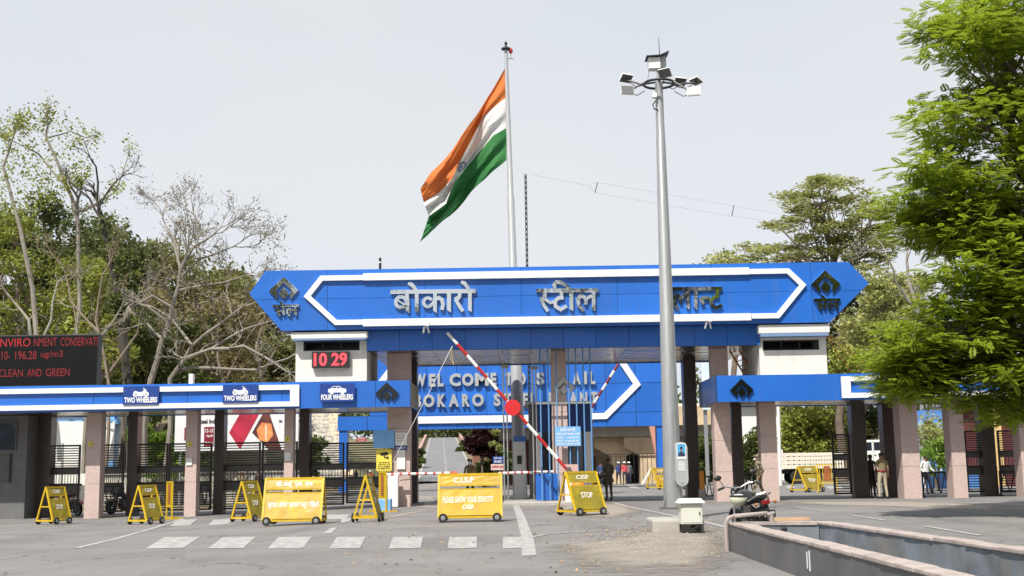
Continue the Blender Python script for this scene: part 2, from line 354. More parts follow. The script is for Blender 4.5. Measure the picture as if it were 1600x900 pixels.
# painted marks, each laid 5 mm above the asphalt
MK = [0]
def mark(pts, w=None, name='road_marking'):
    mb = MB(); MK[0] += .00025
    if w is None:
        g = [G(*p, dz=.006+MK[0]) for p in pts]; mb.add(g, [tuple(range(len(g)))])
    else:
        ps = []
        for a, b in zip(pts, pts[1:]):
            k = max(1, int(abs(b[0]-a[0])/25)); ps += [(a[0]+(b[0]-a[0])*i/k, a[1]+(b[1]-a[1])*i/k) for i in range(k)]
        ps.append(pts[-1]); g = [G(*p, dz=.006+MK[0]) for p in ps]; n = len(g); vs = []
        for i in range(n):
            d = (g[min(i+1,n-1)]-g[max(i-1,0)]); d.z = 0; d.normalize(); q = Vector((-d.y, d.x, 0))*w/2
            vs += [g[i]+q, g[i]-q]
        mb.add(vs, [(2*i, 2*i+1, 2*i+3, 2*i+2) for i in range(n-1)])
    struct(mb.build(name, ROADWHITE))
for a, b, c in ((528,573,-9),(615,662,-4),(702,745,0),(785,826,3),(438,490,-14),(352,404,-20),(262,318,-26)):
    mark([(a+c*.2, 839), (b+c*.2, 838.5), (b+c*1.2, 856), (a+c*1.2-3, 857)])
mark([(277,812),(309,811),(296,821),(266,822)]); mark([(333,812),(364,810.5),(356,819),(326,821)])
mark([(512,804),(547,803.5),(541,811),(502,812)]); mark([(516,825),(527,824),(518,833),(504,834)])
mark([(664,785),(712,783.5),(710,789),(661,790)])
mark([(533,811),(551,809.5),(544,815),(533,817)])
mark([(802,782),(806,789),(813,806),(818,822),(824,840),(827,868)], .24)
mark([(827,840),(850,835),(900,831.5),(960,828),(1005,825.5)], .12)
mark([(958,785),(985,792),(1030,801),(1062,808),(1100,815),(1140,825)], .15)
mark([(815,794),(850,794.5),(878,795.5)], .1)
mark([(0,829),(70,825.5),(150,821),(205,817)], .16); mark([(120,856),(180,842),(240,825),(272,815),(300,806),(345,800)], .16)
mark([(1240,792),(1285,798)], .13); mark([(1328,804.5),(1384,813)], .14); mark([(1446,822),(1533,836.5)], .14); mark([(1395,792),(1450,794),(1590,806)], .1)
mark([(975,756),(992,758),(1000,764),(984,762)]); mark([(1003,770),(1026,774)], .14); mark([(1228,759),(1238,758.5),(1243,763),(1231,763.5)]); mark([(1290,760),(1312,759),(1318,763),(1296,764)])
# bare sandy ground round the lamp mast
def blob(name, pts, m, h=.03, ragged=.12):
    g = []
    for a, b in zip(pts, pts[1:]+pts[:1]):
        A, B = G(*a), G(*b)
        for i in range(6):
            p = A.lerp(B, i/6); g.append(p+Vector((random.uniform(-1,1), random.uniform(-1,1), 0))*ragged*(i>0))
    c = sum(g, Vector())/len(g); mb = MB(); n = len(g)
    mb.add([c+Vector((0,0,h))]+[c.lerp(p, .8)+Vector((0,0,h*.8)) for p in g]+[p+Vector((0,0,-.01)) for p in g],
           [(0,i+1,(i+1)%n+1) for i in range(n)]+[(i+1,i+1+n,(i+1)%n+1+n,(i+1)%n+1) for i in range(n)])
    return struct(mb.build(name, m, smooth=True))
def ragged(m):
    """worn edge: the sheet breaks up into specks where its own edge weight is low"""
    t = m.node_tree; N = t.nodes; K = t.links; at = N.new('ShaderNodeAttribute'); at.attribute_name = 'cover'; g_ = N.new('ShaderNodeNewGeometry'); n = N.new('ShaderNodeTexNoise'); n.inputs['Scale'].default_value = 3.2; n.inputs['Detail'].default_value = 8; n.inputs['Roughness'].default_value = .72; K.new(g_.outputs['Position'], n.inputs['Vector'])
    ad = N.new('ShaderNodeMath'); K.new(at.outputs['Fac'], ad.inputs[0]); K.new(n.outputs['Fac'], ad.inputs[1]); r = N.new('ShaderNodeMapRange'); r.inputs[1].default_value = .80; r.inputs[2].default_value = 1.25; K.new(ad.outputs[0], r.inputs[0]); K.new(r.outputs[0], N['Principled BSDF'].inputs['Alpha'])
ragged(SAND); DUST = mat('dust', (.27,.235,.20), .95, var=.12, bump=.4); ragged(DUST)
def patch(name, pts, m, h, grow=.35):
    g = []
    for a, b in zip(pts, pts[1:]+pts[:1]):
        A, B = G(*a), G(*b); g += [A.lerp(B, i/6) for i in range(6)]
    c = sum(g, Vector())/len(g); n = len(g); V = [c+Vector((0,0,h))]; w_ = [1.]
    for f, q in ((.45,1.),(.78,.62),(1.0,.38),(1+grow,.0)):
        V += [c+(p-c)*f+Vector((0,0,h*min(1,max(0,1.35-f))+.007)) for p in g]; w_ += [q]*n
    mb = MB(); mb.add(V, [(0,i+1,(i+1)%n+1) for i in range(n)]+[(k*n+i+1, (k+1)*n+i+1, (k+1)*n+(i+1)%n+1, k*n+(i+1)%n+1) for k in range(3) for i in range(n)])
    o = mb.build(name, m, smooth=True); at = o.data.attributes.new('cover', 'FLOAT', 'POINT'); at.data.foreach_set('value', w_); return struct(o)
patch('sandy_ground', [(858,852),(930,846),(985,836),(1020,826),(1060,820),(1105,824),(1130,838),(1140,870),(1110,898),(980,904),(890,886)], SAND, .02, .45)
patch('dust_strip', [(560,800),(640,789),(800,784),(790,788),(690,794),(620,808),(585,815)], DUST, .004)
patch('dust_strip', [(880,786),(980,786),(1010,800),(960,812),(890,806),(850,797)], DUST, .004)
patch('dust_strip', [(1215,783),(1420,783),(1600,790),(1600,800),(1400,792),(1230,788)], DUST, .004)
mb = MB()
for _ in range(900):
    px = random.gauss(1030, 75); py = random.gauss(838, 16)
    if not 806 < py < 895 or px > 1132: continue
    s_ = random.uniform(.008, .03); mb.ball(G(px, py, .02), (s_, s_*random.uniform(.6,1), s_*.6), 5, 3)
o = mb.build('gravel', mat('gravel_stone', (.30,.27,.24), .95, island=.4)); tag(o, 'loose grey gravel strewn over the sandy ground by the lamp mast', 'gravel', kind='stuff')
# fallen leaves and grit on the tarmac
mb = MB()
for _ in range(520):
    px = random.choice([random.gauss(640,60), random.gauss(930,55), random.gauss(1060,70), random.uniform(0,1600)]); py = random.uniform(786, 895)
    if 1132 < px and py > 812: continue
    p = G(px, py, .014); a = random.uniform(0, 6.28); s = random.uniform(.02, .055); t = random.uniform(-.3,.3)
    u = Vector((math.cos(a), math.sin(a), t))*s; q = Vector((-math.sin(a), math.cos(a), -t))*s*.5
    mb.add([p-u, p+q, p+u, p-q], [(0,1,2,3)])
o = mb.build('leaf_litter', mat('dry_leaf', (.30,.20,.10), .9, island=.5)); tag(o, 'dry fallen leaves scattered over the grey tarmac', 'leaf litter', kind='stuff')
# raised traffic island under the middle of the gate
mb = MB(); a = X(786,775,46.0); b = X(928,775,46.0); mb.box(a, b, 44.85, 56, -.02, .14); struct(mb.build('traffic_island', CONC, bevel=.03))
mb = MB(); mb.box(X(640,775,60), X(810,775,60), 57, 57.4, 0, .14); struct(mb.build('kerb', CONC))

# ------------------------------------------------------------------ front gantry
def clip(poly, x0, x1, z0, z1):
    def cut(p, inside, inter):
        o = []
        for i in range(len(p)):
            a, b = p[i-1], p[i]; ia, ib = inside(a), inside(b)
            if ia != ib: o.append(inter(a, b))
            if ib: o.append(b)
        return o
    def ix(v): return lambda a, b: (v, a[1]+(b[1]-a[1])*(v-a[0])/(b[0]-a[0]))
    def iz(v): return lambda a, b: (a[0]+(b[0]-a[0])*(v-a[1])/(b[1]-a[1]), v)
    for ins, it in ((lambda q: q[0] >= x0, ix(x0)), (lambda q: q[0] <= x1, ix(x1)), (lambda q: q[1] >= z0, iz(z0)), (lambda q: q[1] <= z1, iz(z1))):
        poly = cut(poly, ins, it)
        if len(poly) < 3: return []
    return poly
def panels(parent, poly, xs, zs, y, m, gap=.012, t=.04):
    for a, b in zip(xs, xs[1:]):
        for c, d in zip(zs, zs[1:]):
            q = clip(poly, a+gap/2, b-gap/2, c+gap/2, d-gap/2)
            if q:
                k = random.uniform(-.004, .004)
                MB().xz(q, y-t+k, y).build('panel', m, parent)
def emblem(parent, cx, cz, half, y, m, name='emblem'):
    k = half/210.
    f = lambda pts: [(cx+(p[0]-400)*k, cz-(p[1]-370)*k) for p in pts]
    MB().xz(f([(400,205),(190,405),(315,535),(318,450),(292,410),(400,298),(505,405),(488,450),(495,535),(610,405)]), y-.10, y).xz(f([(400,352),(325,450),(400,532),(478,450)]), y-.10, y).build(name, m, parent)
YB = 45.0
g = thing('entrance_gantry', 'wide blue entrance gantry with arrow ended signboard and Hindi lettering', 'gate', (0, 47, 0))
zt, zb = Z(800,417.5,YB), Z(800,511.5,YB)
xx = lambda px, py=465: X(px, py, YB)
zr = lambda px, py, Y=YB: Z(px, py, Y)
hexp = [(xx(390,457), zb+(zt-zb)*.62), (xx(415,422), zt), (xx(1325,412), zt), (xx(1357,440), zb+(zt-zb)*.64), (xx(1296,505), zb), (xx(440,516), zb)]
MB().xz([(p[0]*.9985, p[1]*.999+.004) for p in hexp], YB+.002, YB+1.1).build('board_core', DBLUE, g)
panels(g, hexp, [xx(v) for v in (300,512,664,814,965,1113,1268,1500)], [zb-.1, zb+(zt-zb)*.52, zt+.1], YB, BLUE)
th = (zt-zb)*.115
zq = lambda f: zb+(zt-zb)*f
zu, zl = zq(.865), zq(.105); t1 = th*.72
bl = [(xx(568), zu-.02), (xx(503), zu-.02), (xx(481), zq(.56)), (xx(526), zl+.03), (xx(568), zl+.03)]
br = [(xx(1170), zu-.02), (xx(1232), zu-.02), (xx(1254), zq(.62)), (xx(1213), zl+.03), (xx(1172), zl+.03)]
for q in (bl, br): MB().ribbon(q, t1, YB-.16, YB-.03).build('white_border', WHITE, g)
for zz in (zu, zl):
    q = [xx(568), xx(720), xx(870), xx(1021), xx(1171)]
    for a, b in zip(q, q[1:]): MB().box(a+.003, b-.003, YB-.19, YB-.02, zz-th/2, zz+th/2).build('border_strip', WHITE, g)
# Hindi lettering cut from mirror steel
def strokes(parent, name, strk, ox, oy, sc_, y, m, d=.11, dz=0):
    f = lambda p: ((X(ox+p[0]/sc_, oy+p[1]/sc_, y)), Z(ox+p[0]/sc_, oy+p[1]/sc_, y)+dz)
    mpp = y/FPX/sc_; mb = MB()
    for i, (pts, wd, *c) in enumerate(strk):
        q = [f(p) for p in pts]; e = .0018*i
        wd = [x*mpp for x in wd] if isinstance(wd, (list,tuple)) else wd*mpp
        mb.ribbon(q, wd, y-d-e, y-.01, cut=(c[0]*mpp if c else None))
    return mb.build(name, m, parent)
def arc(cx, cy, r, a0, a1, n=12, ry=None): return [(cx+r*math.cos(R(a0+(a1-a0)*i/n)), cy-(ry or r)*math.sin(R(a0+(a1-a0)*i/n))) for i in range(n+1)]
BOK = [([(105,318),(1438,303)], 66), (arc(272,478,84,40,400,20), 56), ([(360,330),(372,480),(374,612)], 58, 36), ([(205,440),(330,520)], 26), ([(514,300),(516,612)], 58, 36),
       ([(378,185),(430,200),(476,245),(508,300)], [40,62,58,48]), ([(800,320),(800,612)], 58, 36), (arc(690,480,68,30,330,16), 50), ([(735,525),(800,470)], 46), ([(760,500),(800,440),(860,408),(908,440),(925,510),(908,600)], [40,56,58,60,58,56]),
       ([(1018,320),(1018,600)], 64, 40), ([(1188,320),(1180,390),(1150,425),(1105,432)], [48,60,66,60]), ([(1120,440),(1170,520),(1235,622)], [44,60,52]), ([(1344,300),(1344,600)], 58, 36), ([(1205,162),(1255,180),(1300,230),(1335,300)], [44,62,56,48])]
STL = [([(205,340),(1310,335)], 74), ([(350,350),(352,500)], 70), ([(268,492),(330,480),(390,510),(450,555),(540,530)], [62,64,56,52,56]), ([(292,500),(340,600),(412,712)], [60,62,52]), ([(655,370),(650,440)], 62), ([(690,462),(600,470),(535,530),(548,620),(640,678),(748,612)], [70,68,64,64,66,60]),
       ([(826,330),(830,668)], 68, 40), ([(540,300),(518,240),(570,188),(650,196),(735,245),(815,320)], [50,62,66,66,60,52]), ([(1048,706),(965,610),(944,500),(990,432),(1055,455),(1090,510),(1085,588)], [56,64,66,66,60,58,54]), ([(1075,500),(1150,450),(1230,430)], [50,60,56]), ([(1226,335),(1226,668)], 66, 40)]
PLT = [([(118,325),(1292,318)], 72), ([(215,340),(220,450),(262,515),(340,505)], 60), ([(348,330),(350,650)], 64, 40), ([(478,716),(420,640),(402,520),(440,440),(490,460),(515,520),(512,590)], [52,60,62,64,60,58,52]), ([(495,525),(570,455),(650,390)], [50,60,56]), ([(648,340),(652,670)], 66, 44), ([(796,340),(796,670)], 66, 44),
       ([(880,520),(925,490),(1060,495)], [50,56,56]), ([(895,500),(935,612)], 72), ([(1205,345),(1196,440)], 62), ([(1230,462),(1130,480),(1075,545),(1095,630),(1180,680),(1288,622)], [60,62,62,64,66,62])]
SEL = [([(240,617),(612,612)], 36), ([(392,610),(396,735)], 32, 20), ([(318,630),(322,668),(290,680)], 34), ([(292,682),(345,756)], 32), ([(310,688),(392,694)], 28), ([(340,556),(372,578),(396,612)], [24,34,28]), ([(488,756),(446,715),(448,668),(484,660),(500,690),(498,712)], 29), ([(494,690),(562,655)], 28), ([(562,615),(564,735)], 32, 20)]
yl = YB-.04
strokes(g, 'hindi_word', BOK, 600, 425, 10, yl, MIRROR); strokes(g, 'hindi_word', STL, 820, 425, 11.43, yl, MIRROR); strokes(g, 'hindi_word', PLT, 1020, 425, 12, yl, MIRROR)
strokes(g, 'hindi_word', SEL, 400, 410, 9, yl, MIRROR); strokes(g, 'hindi_word', SEL, 1244, 400.5, 9, yl, MIRROR)
emblem(g, xx(444), zr(444,451), 210/9*YB/FPX, yl, MIRROR); emblem(g, xx(1290), zr(1290,441), 210/9*YB/FPX, yl, MIRROR)
# lower fascia, glossy soffit, roof and granite columns
YA = YB+.45; fb = Z(800,545,YA); ft = zb+.03
fx0, fx1 = X(573,530,YA), X(1187,525,YA)
xs = [fx0+(fx1-fx0)*i/12 for i in range(13)]
MB().box(fx0+.01, fx1-.01, YA+.003, YA+.3, fb+.01, ft-.005).build('fascia_core', DBLUE, g)
panels(g, [(fx0,fb),(fx1,fb),(fx1,ft),(fx0,ft)], xs, [fb-.1, ft+.1], YA, BLUE, gap=.016)
YR = 52.6
mb = MB(); nx = 12
for i in range(nx):
    for j in range(5):
        a, b = fx0+(fx1-fx0)*i/nx, fx0+(fx1-fx0)*(i+1)/nx; c, d = YA+.3+(YR-YA-.3)*j/5, YA+.3+(YR-YA-.3)*(j+1)/5
        mb.box(a+.006, b-.006, c+.006, d-.006, fb+.02+random.uniform(-.003,.003), fb+.05)
mb.build('soffit', SOFF, g)
MB().box(fx0, fx1, YA+.31, YR, fb+.06, ft+.35).build('roof_slab', DBLUE, g)
MB().box(fx0+.02, fx1-.02, YR, YR+.06, fb-.02, ft+.3).build('rear_fascia', BLUE, g)
def pillar(parent, pxl, pxr, Y0, dep, z0, z1, m, py=770, name='column'):
    a, b = X(pxl,py,Y0), X(pxr,py,Y0); mb = MB(); n = max(2, int((z1-z0)/1.1))
    h = (z1-z0)/n
    for i in range(n): mb.box(a+(.004 if i%2 else 0), b-(.004 if i%2 else 0), Y0+(.004 if i%2 else 0), Y0+dep, z0+i*h+.007, z0+(i+1)*h-.007)
    mb.box(a+.02, b-.02, Y0+.02, Y0+dep-.02, z0, z1)
    return mb.build(name, m, parent)
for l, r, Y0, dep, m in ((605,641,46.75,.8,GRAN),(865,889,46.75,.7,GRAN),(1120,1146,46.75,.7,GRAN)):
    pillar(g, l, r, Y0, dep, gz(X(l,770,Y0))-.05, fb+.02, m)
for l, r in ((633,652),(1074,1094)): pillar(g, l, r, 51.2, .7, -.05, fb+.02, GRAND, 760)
emblem(g, X(881,602,46.7), Z(881,603,46.7), .44, 46.74, mat('grey_emblem', (.5,.5,.5), .4))
# back portal with English lettering
YP = 80.
q = thing('inner_portal', 'blue inner gate portal lettered WEL COME TO SAIL BOKARO STEEL PLANT', 'gate', (0, YP, 0))
x0, x1 = X(527,660,YP), X(1041,650,YP); z0 = Z(785,669,YP); z1 = Z(785,556,YP); zs1 = Z(785,647,YP); xl = X(578,600,YP)
MB().box(x0+.05, x1-.05, YP+.06, YP+1.4, z0+.02, zs1).box(xl+.05, x1-.05, YP+.06, YP+1.4, zs1, z1-.05).build('portal_core', DBLUE, q)
pxs = [x0+(x1-x0)*i/11 for i in range(12)]
panels(q, [(x0,z0),(x1,z0),(x1,z1),(xl,z1),(xl,zs1),(x0,zs1)] if False else [(x0,z0),(x1,z0),(x1,zs1),(x0,zs1)], pxs, [z0-.1, zs1], YP+.05, BLUE, gap=.03)
panels(q, [(xl,zs1),(x1,zs1),(x1,z1),(xl,z1)], [xl-1]+pxs[2:], [zs1, zs1+(z1-zs1)*.5, z1+.1], YP+.05, BLUE, gap=.03)
MB().box(x0+.1, x0+.65, YP+.1, YP+1, 0, z0).build('portal_post', BLUE, q); MB().box(x1-.65, x1-.1, YP+.1, YP+1, 0, z0).build('portal_post', BLUE, q)
pf = lambda px, py: (X(px,py,YP), Z(px,py,YP))
MB().ribbon([pf(655,657), pf(640,656.5), pf(588,607), pf(625,560)], .40, YP-.12, YP-.01).build('white_border', WHITE, q)
MB().box(X(650,656,YP), X(925,656,YP), YP-.14, YP-.01, Z(785,660,YP), Z(785,649,YP)).build('white_border', WHITE, q)
MB().ribbon([pf(905,651), pf(946,650), pf(995,600.5), pf(972,566)], .40, YP-.13, YP-.01).build('white_border', WHITE, q)
def letters(root, line, base, sclx, oy, y0, y1, Y, m, bold, d):
    for ch, a, b in line:
        pa = X(base+a/sclx, (y0+y1)/2, Y); pb = X(base+b/sclx, (y0+y1)/2, Y); cx = base+(a+b)/2/sclx; tl = -.0155*(cx-800)
        mb = MB(); addtext(mb, ch, (pa, pb, Z(800,y1,Y)+0*tl, Z(800,y0,Y)), Y-.01, d, bold); mb.build('letter', m, root)
L1 = [('W',30,105),('E',125,168),('L',180,218),('C',255,328),('O',335,410),('M',418,505),('E',518,555),('T',612,655),('O',680,742),('S',810,860),('A',1040,1092),('I',1115,1132),('L',1150,1186)]
L2 = [('B',28,65),('O',75,136),('K',152,196),('A',212,268),('R',284,326),('O',338,402),('S',455,492),('T',512,552),('E',568,602),('E',612,640),('L',655,685),('P',750,785),('L',800,830),('A',862,908),('N',920,960),('T',975,1015)]
CHR = mat('chrome_letter', (.66,.67,.67), .18, .55, bump=.3, bs=3)
letters(q, L1, 640, 4.09, 0, 582.5, 602.5, YP+.0, CHR, .05, .22); letters(q, L2, 640, 3.46, 0, 614.5, 634.5, YP+.0, CHR, .05, .22)

# ------------------------------------------------------------------ wing canopies
def canopy(name, label, pl, pr, joints, border, closed, ptop, pbot, ref, YF=YF):
    c = thing(name, label, 'canopy', (X((pl+pr)/2,600,YF), YF+2, 0))
    a, b = X(pl,610,YF), X(pr,610,YF); z1 = Z(ref,ptop,YF); z0 = Z(ref,pbot,YF)
    MB().box(a+.01, b-.01, YF+.003, YF+.25, z0+.01, z1-.01).build('fascia_core', DBLUE, c)
    panels(c, [(a,z0),(b,z0),(b,z1),(a,z1)], [X(j,610,YF) for j in joints], [z0-.1,z1+.1], YF, BLUE, gap=.016)
    mb = MB(); n = int((b-a)/1.25)
    for i in range(n):
        for j in range(3):
            u, v = a+(b-a)*i/n, a+(b-a)*(i+1)/n; mb.box(u+.006, v-.006, YF+.25+j*1.25+.006, YF+.25+(j+1)*1.25-.006, z0+.02+random.uniform(-.003,.003), z0+.05)
    mb.build('soffit', SOFF, c)
    MB().box(a+.01, b-.01, YF+.26, YF+4.05, z0+.06, z1-.03).build('roof_slab', CONC, c)
    MB().box(a+.012, b-.012, YF+4.05, YF+4.10, z0-.01, z1).build('rear_fascia', BLUE, c)
    (u, v), zz = border, [z0+(z1-z0)*f for f in (.17,.80)]; t = (z1-z0)*.205
    u, v = X(u,610,YF), X(v,610,YF)
    for k in zz: MB().box(u, v, YF-.15, YF-.02, k-t/2+.01, k+t/2-.01).build('white_border', WHITE, c)
    e = v if closed == 'r' else u
    s = (e-.34, e) if closed == 'r' else (e, e+.34)
    MB().box(s[0], s[1]-.002, YF-.153, YF-.02, zz[0]+t/2-.012, zz[1]-t/2+.012).build('white_border', WHITE, c)
    return c, a, b, z0, z1
lc, la, lb, lz0, lz1 = canopy('left_canopy', 'long blue canopy over the two wheeler and four wheeler lanes', -260, 641, [-400,-150,0,147,294,441,587,700], (-250,468.5), 'r', 599.5, 640.8, 300)
lc.name = 'wing_canopy'; ORIG['wing_canopy'] = ORIG['left_canopy']
emblem(lc, X(605,612,YF), Z(605,612,YF), .44, YF-.045, MIRRORD)
rc, ra, rb, rz0, rz1 = canopy('wing_canopy_b', 'long blue canopy partly behind the leafy tree with pink granite columns', 1120, 1900, [1000,1157,1313,1466,1620,1775,2000], (1314,1890), 'l', 583.5, 624.8, 1350)
rc.name = 'wing_canopy.001'; ORIG[rc.name] = ORIG['wing_canopy_b']
emblem(rc, X(1158,607,YF), Z(1158,606.5,YF), .44, YF-.045, MIRRORD)
MB().box(ra-.05, ra-.002, YF+.02, YF+4.1, rz0, rz1-.002).build('end_panel', mat('shaded_blue_end', (.03,.055,.13), .25, var=.15, coat=.3), rc)  # blue cladding darkened: the end face's shade and reflections are in its colour
for l, r in ((132,155),(288,306),(443,457)): pillar(lc, l, r, 46.7, .55, gz(X(l,770,46.7))-.05, lz0+.02, GRAN)
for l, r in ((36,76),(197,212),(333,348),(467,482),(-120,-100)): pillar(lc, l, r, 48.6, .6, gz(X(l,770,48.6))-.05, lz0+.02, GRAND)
for l, r, t in ((1192,1218,.6),(1413,1441,.8),(1491,1513,.75),(1600,1626,.7),(1700,1726,.7)): pillar(rc, l, r, 46.7, t, -.05, rz0+.02, GRAN)
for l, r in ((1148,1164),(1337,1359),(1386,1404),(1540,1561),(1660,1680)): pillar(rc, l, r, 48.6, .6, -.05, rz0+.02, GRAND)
# lane signs hung on the left canopy
def lane_sign(l, r, t, b, text, vehicle, label):
    s = thing('lane_sign', label, 'sign', (X((l+r)/2,615,YF), YF-.2, Z((l+r)/2,615,YF)), group='lane signs on the left canopy')
    a, c = X(l,615,YF), X(r,615,YF); mid = (l+r)/2; z1, z0 = Z(mid,t,YF), Z(mid,b,YF)
    MB().box(a, c, YF-.2, YF-.155, z0, z1).build('board', SIGNBLUE, s)
    w_ = c-a; h = z1-z0; mb = MB(); addtext(mb, text, (a+.04*w_, c-.04*w_, z0+.1*h, z0+.4*h), YF-.202, .006, .035); mb.build('lettering', WHITE, s)
    mb = MB(); cx = (a+c)/2; Yp = YF-.202; zc = z0+.56*h; u = h/26.
    def ring(x, z, r0, r1):
        n = 18
        for i in range(n):
            p = [(x+rr*math.cos(2*math.pi*k/n), z+rr*math.sin(2*math.pi*k/n)) for rr, k in ((r0,i),(r1,i),(r1,i+1),(r0,i+1))]; mb.xz(p, Yp-.006, Yp)
    if vehicle == 'bike':
        for s_ in (-1, 1): ring(cx+s_*7.6*u, zc, 1.9*u, 3.7*u); mb.xz([(cx+s_*7.6*u+1.1*u*math.cos(k), zc+1.1*u*math.sin(k)) for k in [i*.7854 for i in range(8)]], Yp-.006, Yp)
        f = lambda *q: [(cx+x*u, zc+z*u) for x, z in q]
        mb.xz(f((-10.5,4.8),(-6,4.2),(-3,3),(2,3.4),(4.5,6.6),(7.2,5.4),(6.5,3.8),(4,-1.5),(3,-3),(-3.5,-3),(-4.5,-.5),(-7,1.5)), Yp-.0065, Yp)
        mb.ribbon(f((7.6,0),(5.2,6),(4.2,8.2),(3,8.6)), 1.1*u, Yp-.007, Yp); mb.xz(f((6,7),(8.2,5.6),(7.4,4.2),(5.6,4.6)), Yp-.0068, Yp)
    else:
        f = lambda *q: [(cx+x*u, zc+z*u) for x, z in q]
        mb.xz(f((-13,0),(-12.6,3.4),(-9,4.4),(-5.5,7.4),(3,7.6),(7,4.6),(12.4,3.4),(13.2,.4),(12.6,-1.6),(-12.4,-1.6)), Yp-.006, Yp)
        for s_ in (-7.6, 7.6): mb.xz([(cx+s_*u+2.7*u*math.cos(k), zc-1.4*u+2.7*u*math.sin(k)) for k in [i*.5236 for i in range(12)]], Yp-.0065, Yp)
        MB().xz(f((-7.4,4.6),(-4.8,6.6),(-1,6.8),(-1,4.6)), Yp-.009, Yp-.0062).xz(f((0,4.6),(0,6.8),(2.6,6.8),(5,4.6)), Yp-.009, Yp-.0062).build('pictogram_window', SIGNBLUE, s)
    mb.build('pictogram', WHITE, s)
lane_sign(195,250.5,604,632.5,'TWO WHEELERS','bike','blue TWO WHEELERS sign nearest the dark LED board'); lane_sign(350,405,601.5,629.5,'TWO WHEELERS','bike','blue TWO WHEELERS sign above the red and white billboard')
lane_sign(501,555,599.5,628,'FOUR WHEELERS','car','blue FOUR WHEELERS sign with a white car pictogram')
# LED display board on the left canopy
s = thing('display_board', 'black LED display board with dim red scrolling text above the left canopy', 'display board', (X(70,597,46), 46, lz1))
a, c = X(-90,560,46), X(154,560,46); z0, z1 = lz1+.02, Z(77,523,46)
MB().box(a, c, 46, 46.35, z0, z1).build('cabinet', BLACK, s, bevel=.01)
MB().box(a+.06, c-.06, 45.985, 46.002, z0+.06, z1-.06).build('screen', LEDBG, s)
for t, y0, y1, l, r in (('NMENT',528,541,52,88),('CONSERVATI',528,541,94,152),('PM10-',548,561,-14,16),('196.28',548,561,24,57),('ug/m3',548,561,64,98),('CLEAN',576,588,0,37),('AND',576,588,44,66),('GREEN',576,588,73,110)):
    mb = MB(); addtext(mb, t, (X(l,560,46), X(r,560,46), Z(77,y1,46), Z(77,y0,46)), 45.984, .004, .0); mb.build('lettering', LEDDIM, s)
mb = MB(); addtext(mb, 'ENVIRO', (X(-7,535,46), X(48,535,46), Z(77,541,46), Z(77,528,46)), 45.984, .004, .0); mb.build('lettering', LEDMID, s)
for l in (-60, 40, 140): MB().box(X(l,590,46), X(l+3,590,46), 46.36, 46.44, lz1-.05, z1-.3).build('post', BLACK, s)
# white roof cabins at both ends of the signboard
def cabin(l, r, sl, sr, tslab, tund, twall, wl, wr, wt, wb, label, Y=45.5, zb_=None):
    s = thing('roof_cabin', label, 'cabin', (X((l+r)/2,580,Y), Y, lz1))
    a, b = X(l,560,Y), X(r,560,Y); m = (l+r)/2; z0 = lz1-.028; zt_ = Z(m,twall,Y); u, v = X(wl,540,Y), X(wr,540,Y); q0, q1 = Z(m,wb,Y), Z(m,wt,Y)
    Yw=Y; MB().box(a, u, Y, Y+.2, z0, zt_).box(v, b, Y, Y+.2, z0, zt_).box(u, v, Y, Y+.2, z0, q0).box(u, v, Y, Y+.2, q1, zt_).box(a, a+.2, Y+.2, Y+3.4, z0, zt_).box(b-.2, b, Y+.2, Y+3.4, z0, zt_).box(a, b, Y+3.4, Y+3.6, z0, zt_).build('wall', WALLW, s)
    e, f_ = X(sl,522,Y-.45), X(sr,522,Y-.45)
    MB().box(e, f_, Y-.45, Y+3.8, Z(m,tund,Y-.5), min(zb-.01, Z(m,tslab,Y-.5))).build('roof', WALLW, s, bevel=.02)
    MB().box(e+.05, f_-.05, Y-.45, Y+3.7, zt_-.002, Z(m,tund,Y-.5)-.002).build('eave_band', mat('eave_blue', (.16,.25,.42), .7), s)
    n = 3
    fr = MB().box(u, v, Y+.08, Y+.12, q0, q0+.06).box(u, v, Y+.08, Y+.12, q1-.06, q1)
    for i in range(n+1): x = u+(v-u-.05)*i/n; fr.box(x, x+.05, Y+.07, Y+.13, q0+.06, q1-.06)
    fr.build('window_frame', BLACK, s)
    MB().box(u, v, Y+1.2, Y+1.22, q0, q1).build('window_glass', mat('cabin_dark', (.05,.05,.05), .3), s)
    return s, a, b, Y
cabin(462,573,455,574,518,528.5,533,474,562,531.5,548,'white roof cabin carrying the red digital clock')
cabin(1187,1292,1186,1297,506.5,520,527,1192,1280,531,547,'white roof cabin beside the orange cables and tree')
s = thing('digital_clock', 'red LED digital clock reading 10 29 on the white cabin', 'clock', (X(517,562,45.4), 45.4, Z(517,562,45.4)))
a, b = X(488,562,45.4), X(546,562,45.4); z0, z1 = Z(517,574.5,45.4), Z(517,549.5,45.4)
MB().box(a, b, 45.28, 45.5, z0, z1).build('case', BLACK, s, bevel=.01)
h = z1-z0; mb = MB(); addtext(mb, '10', (a+.08, a+.57, z0+.1*h, z1-.1*h), 45.278, .004, .02); addtext(mb, '29', (b-.66, b-.08, z0+.1*h, z1-.1*h), 45.278, .004, .02); mb.build('digits', LED, s)
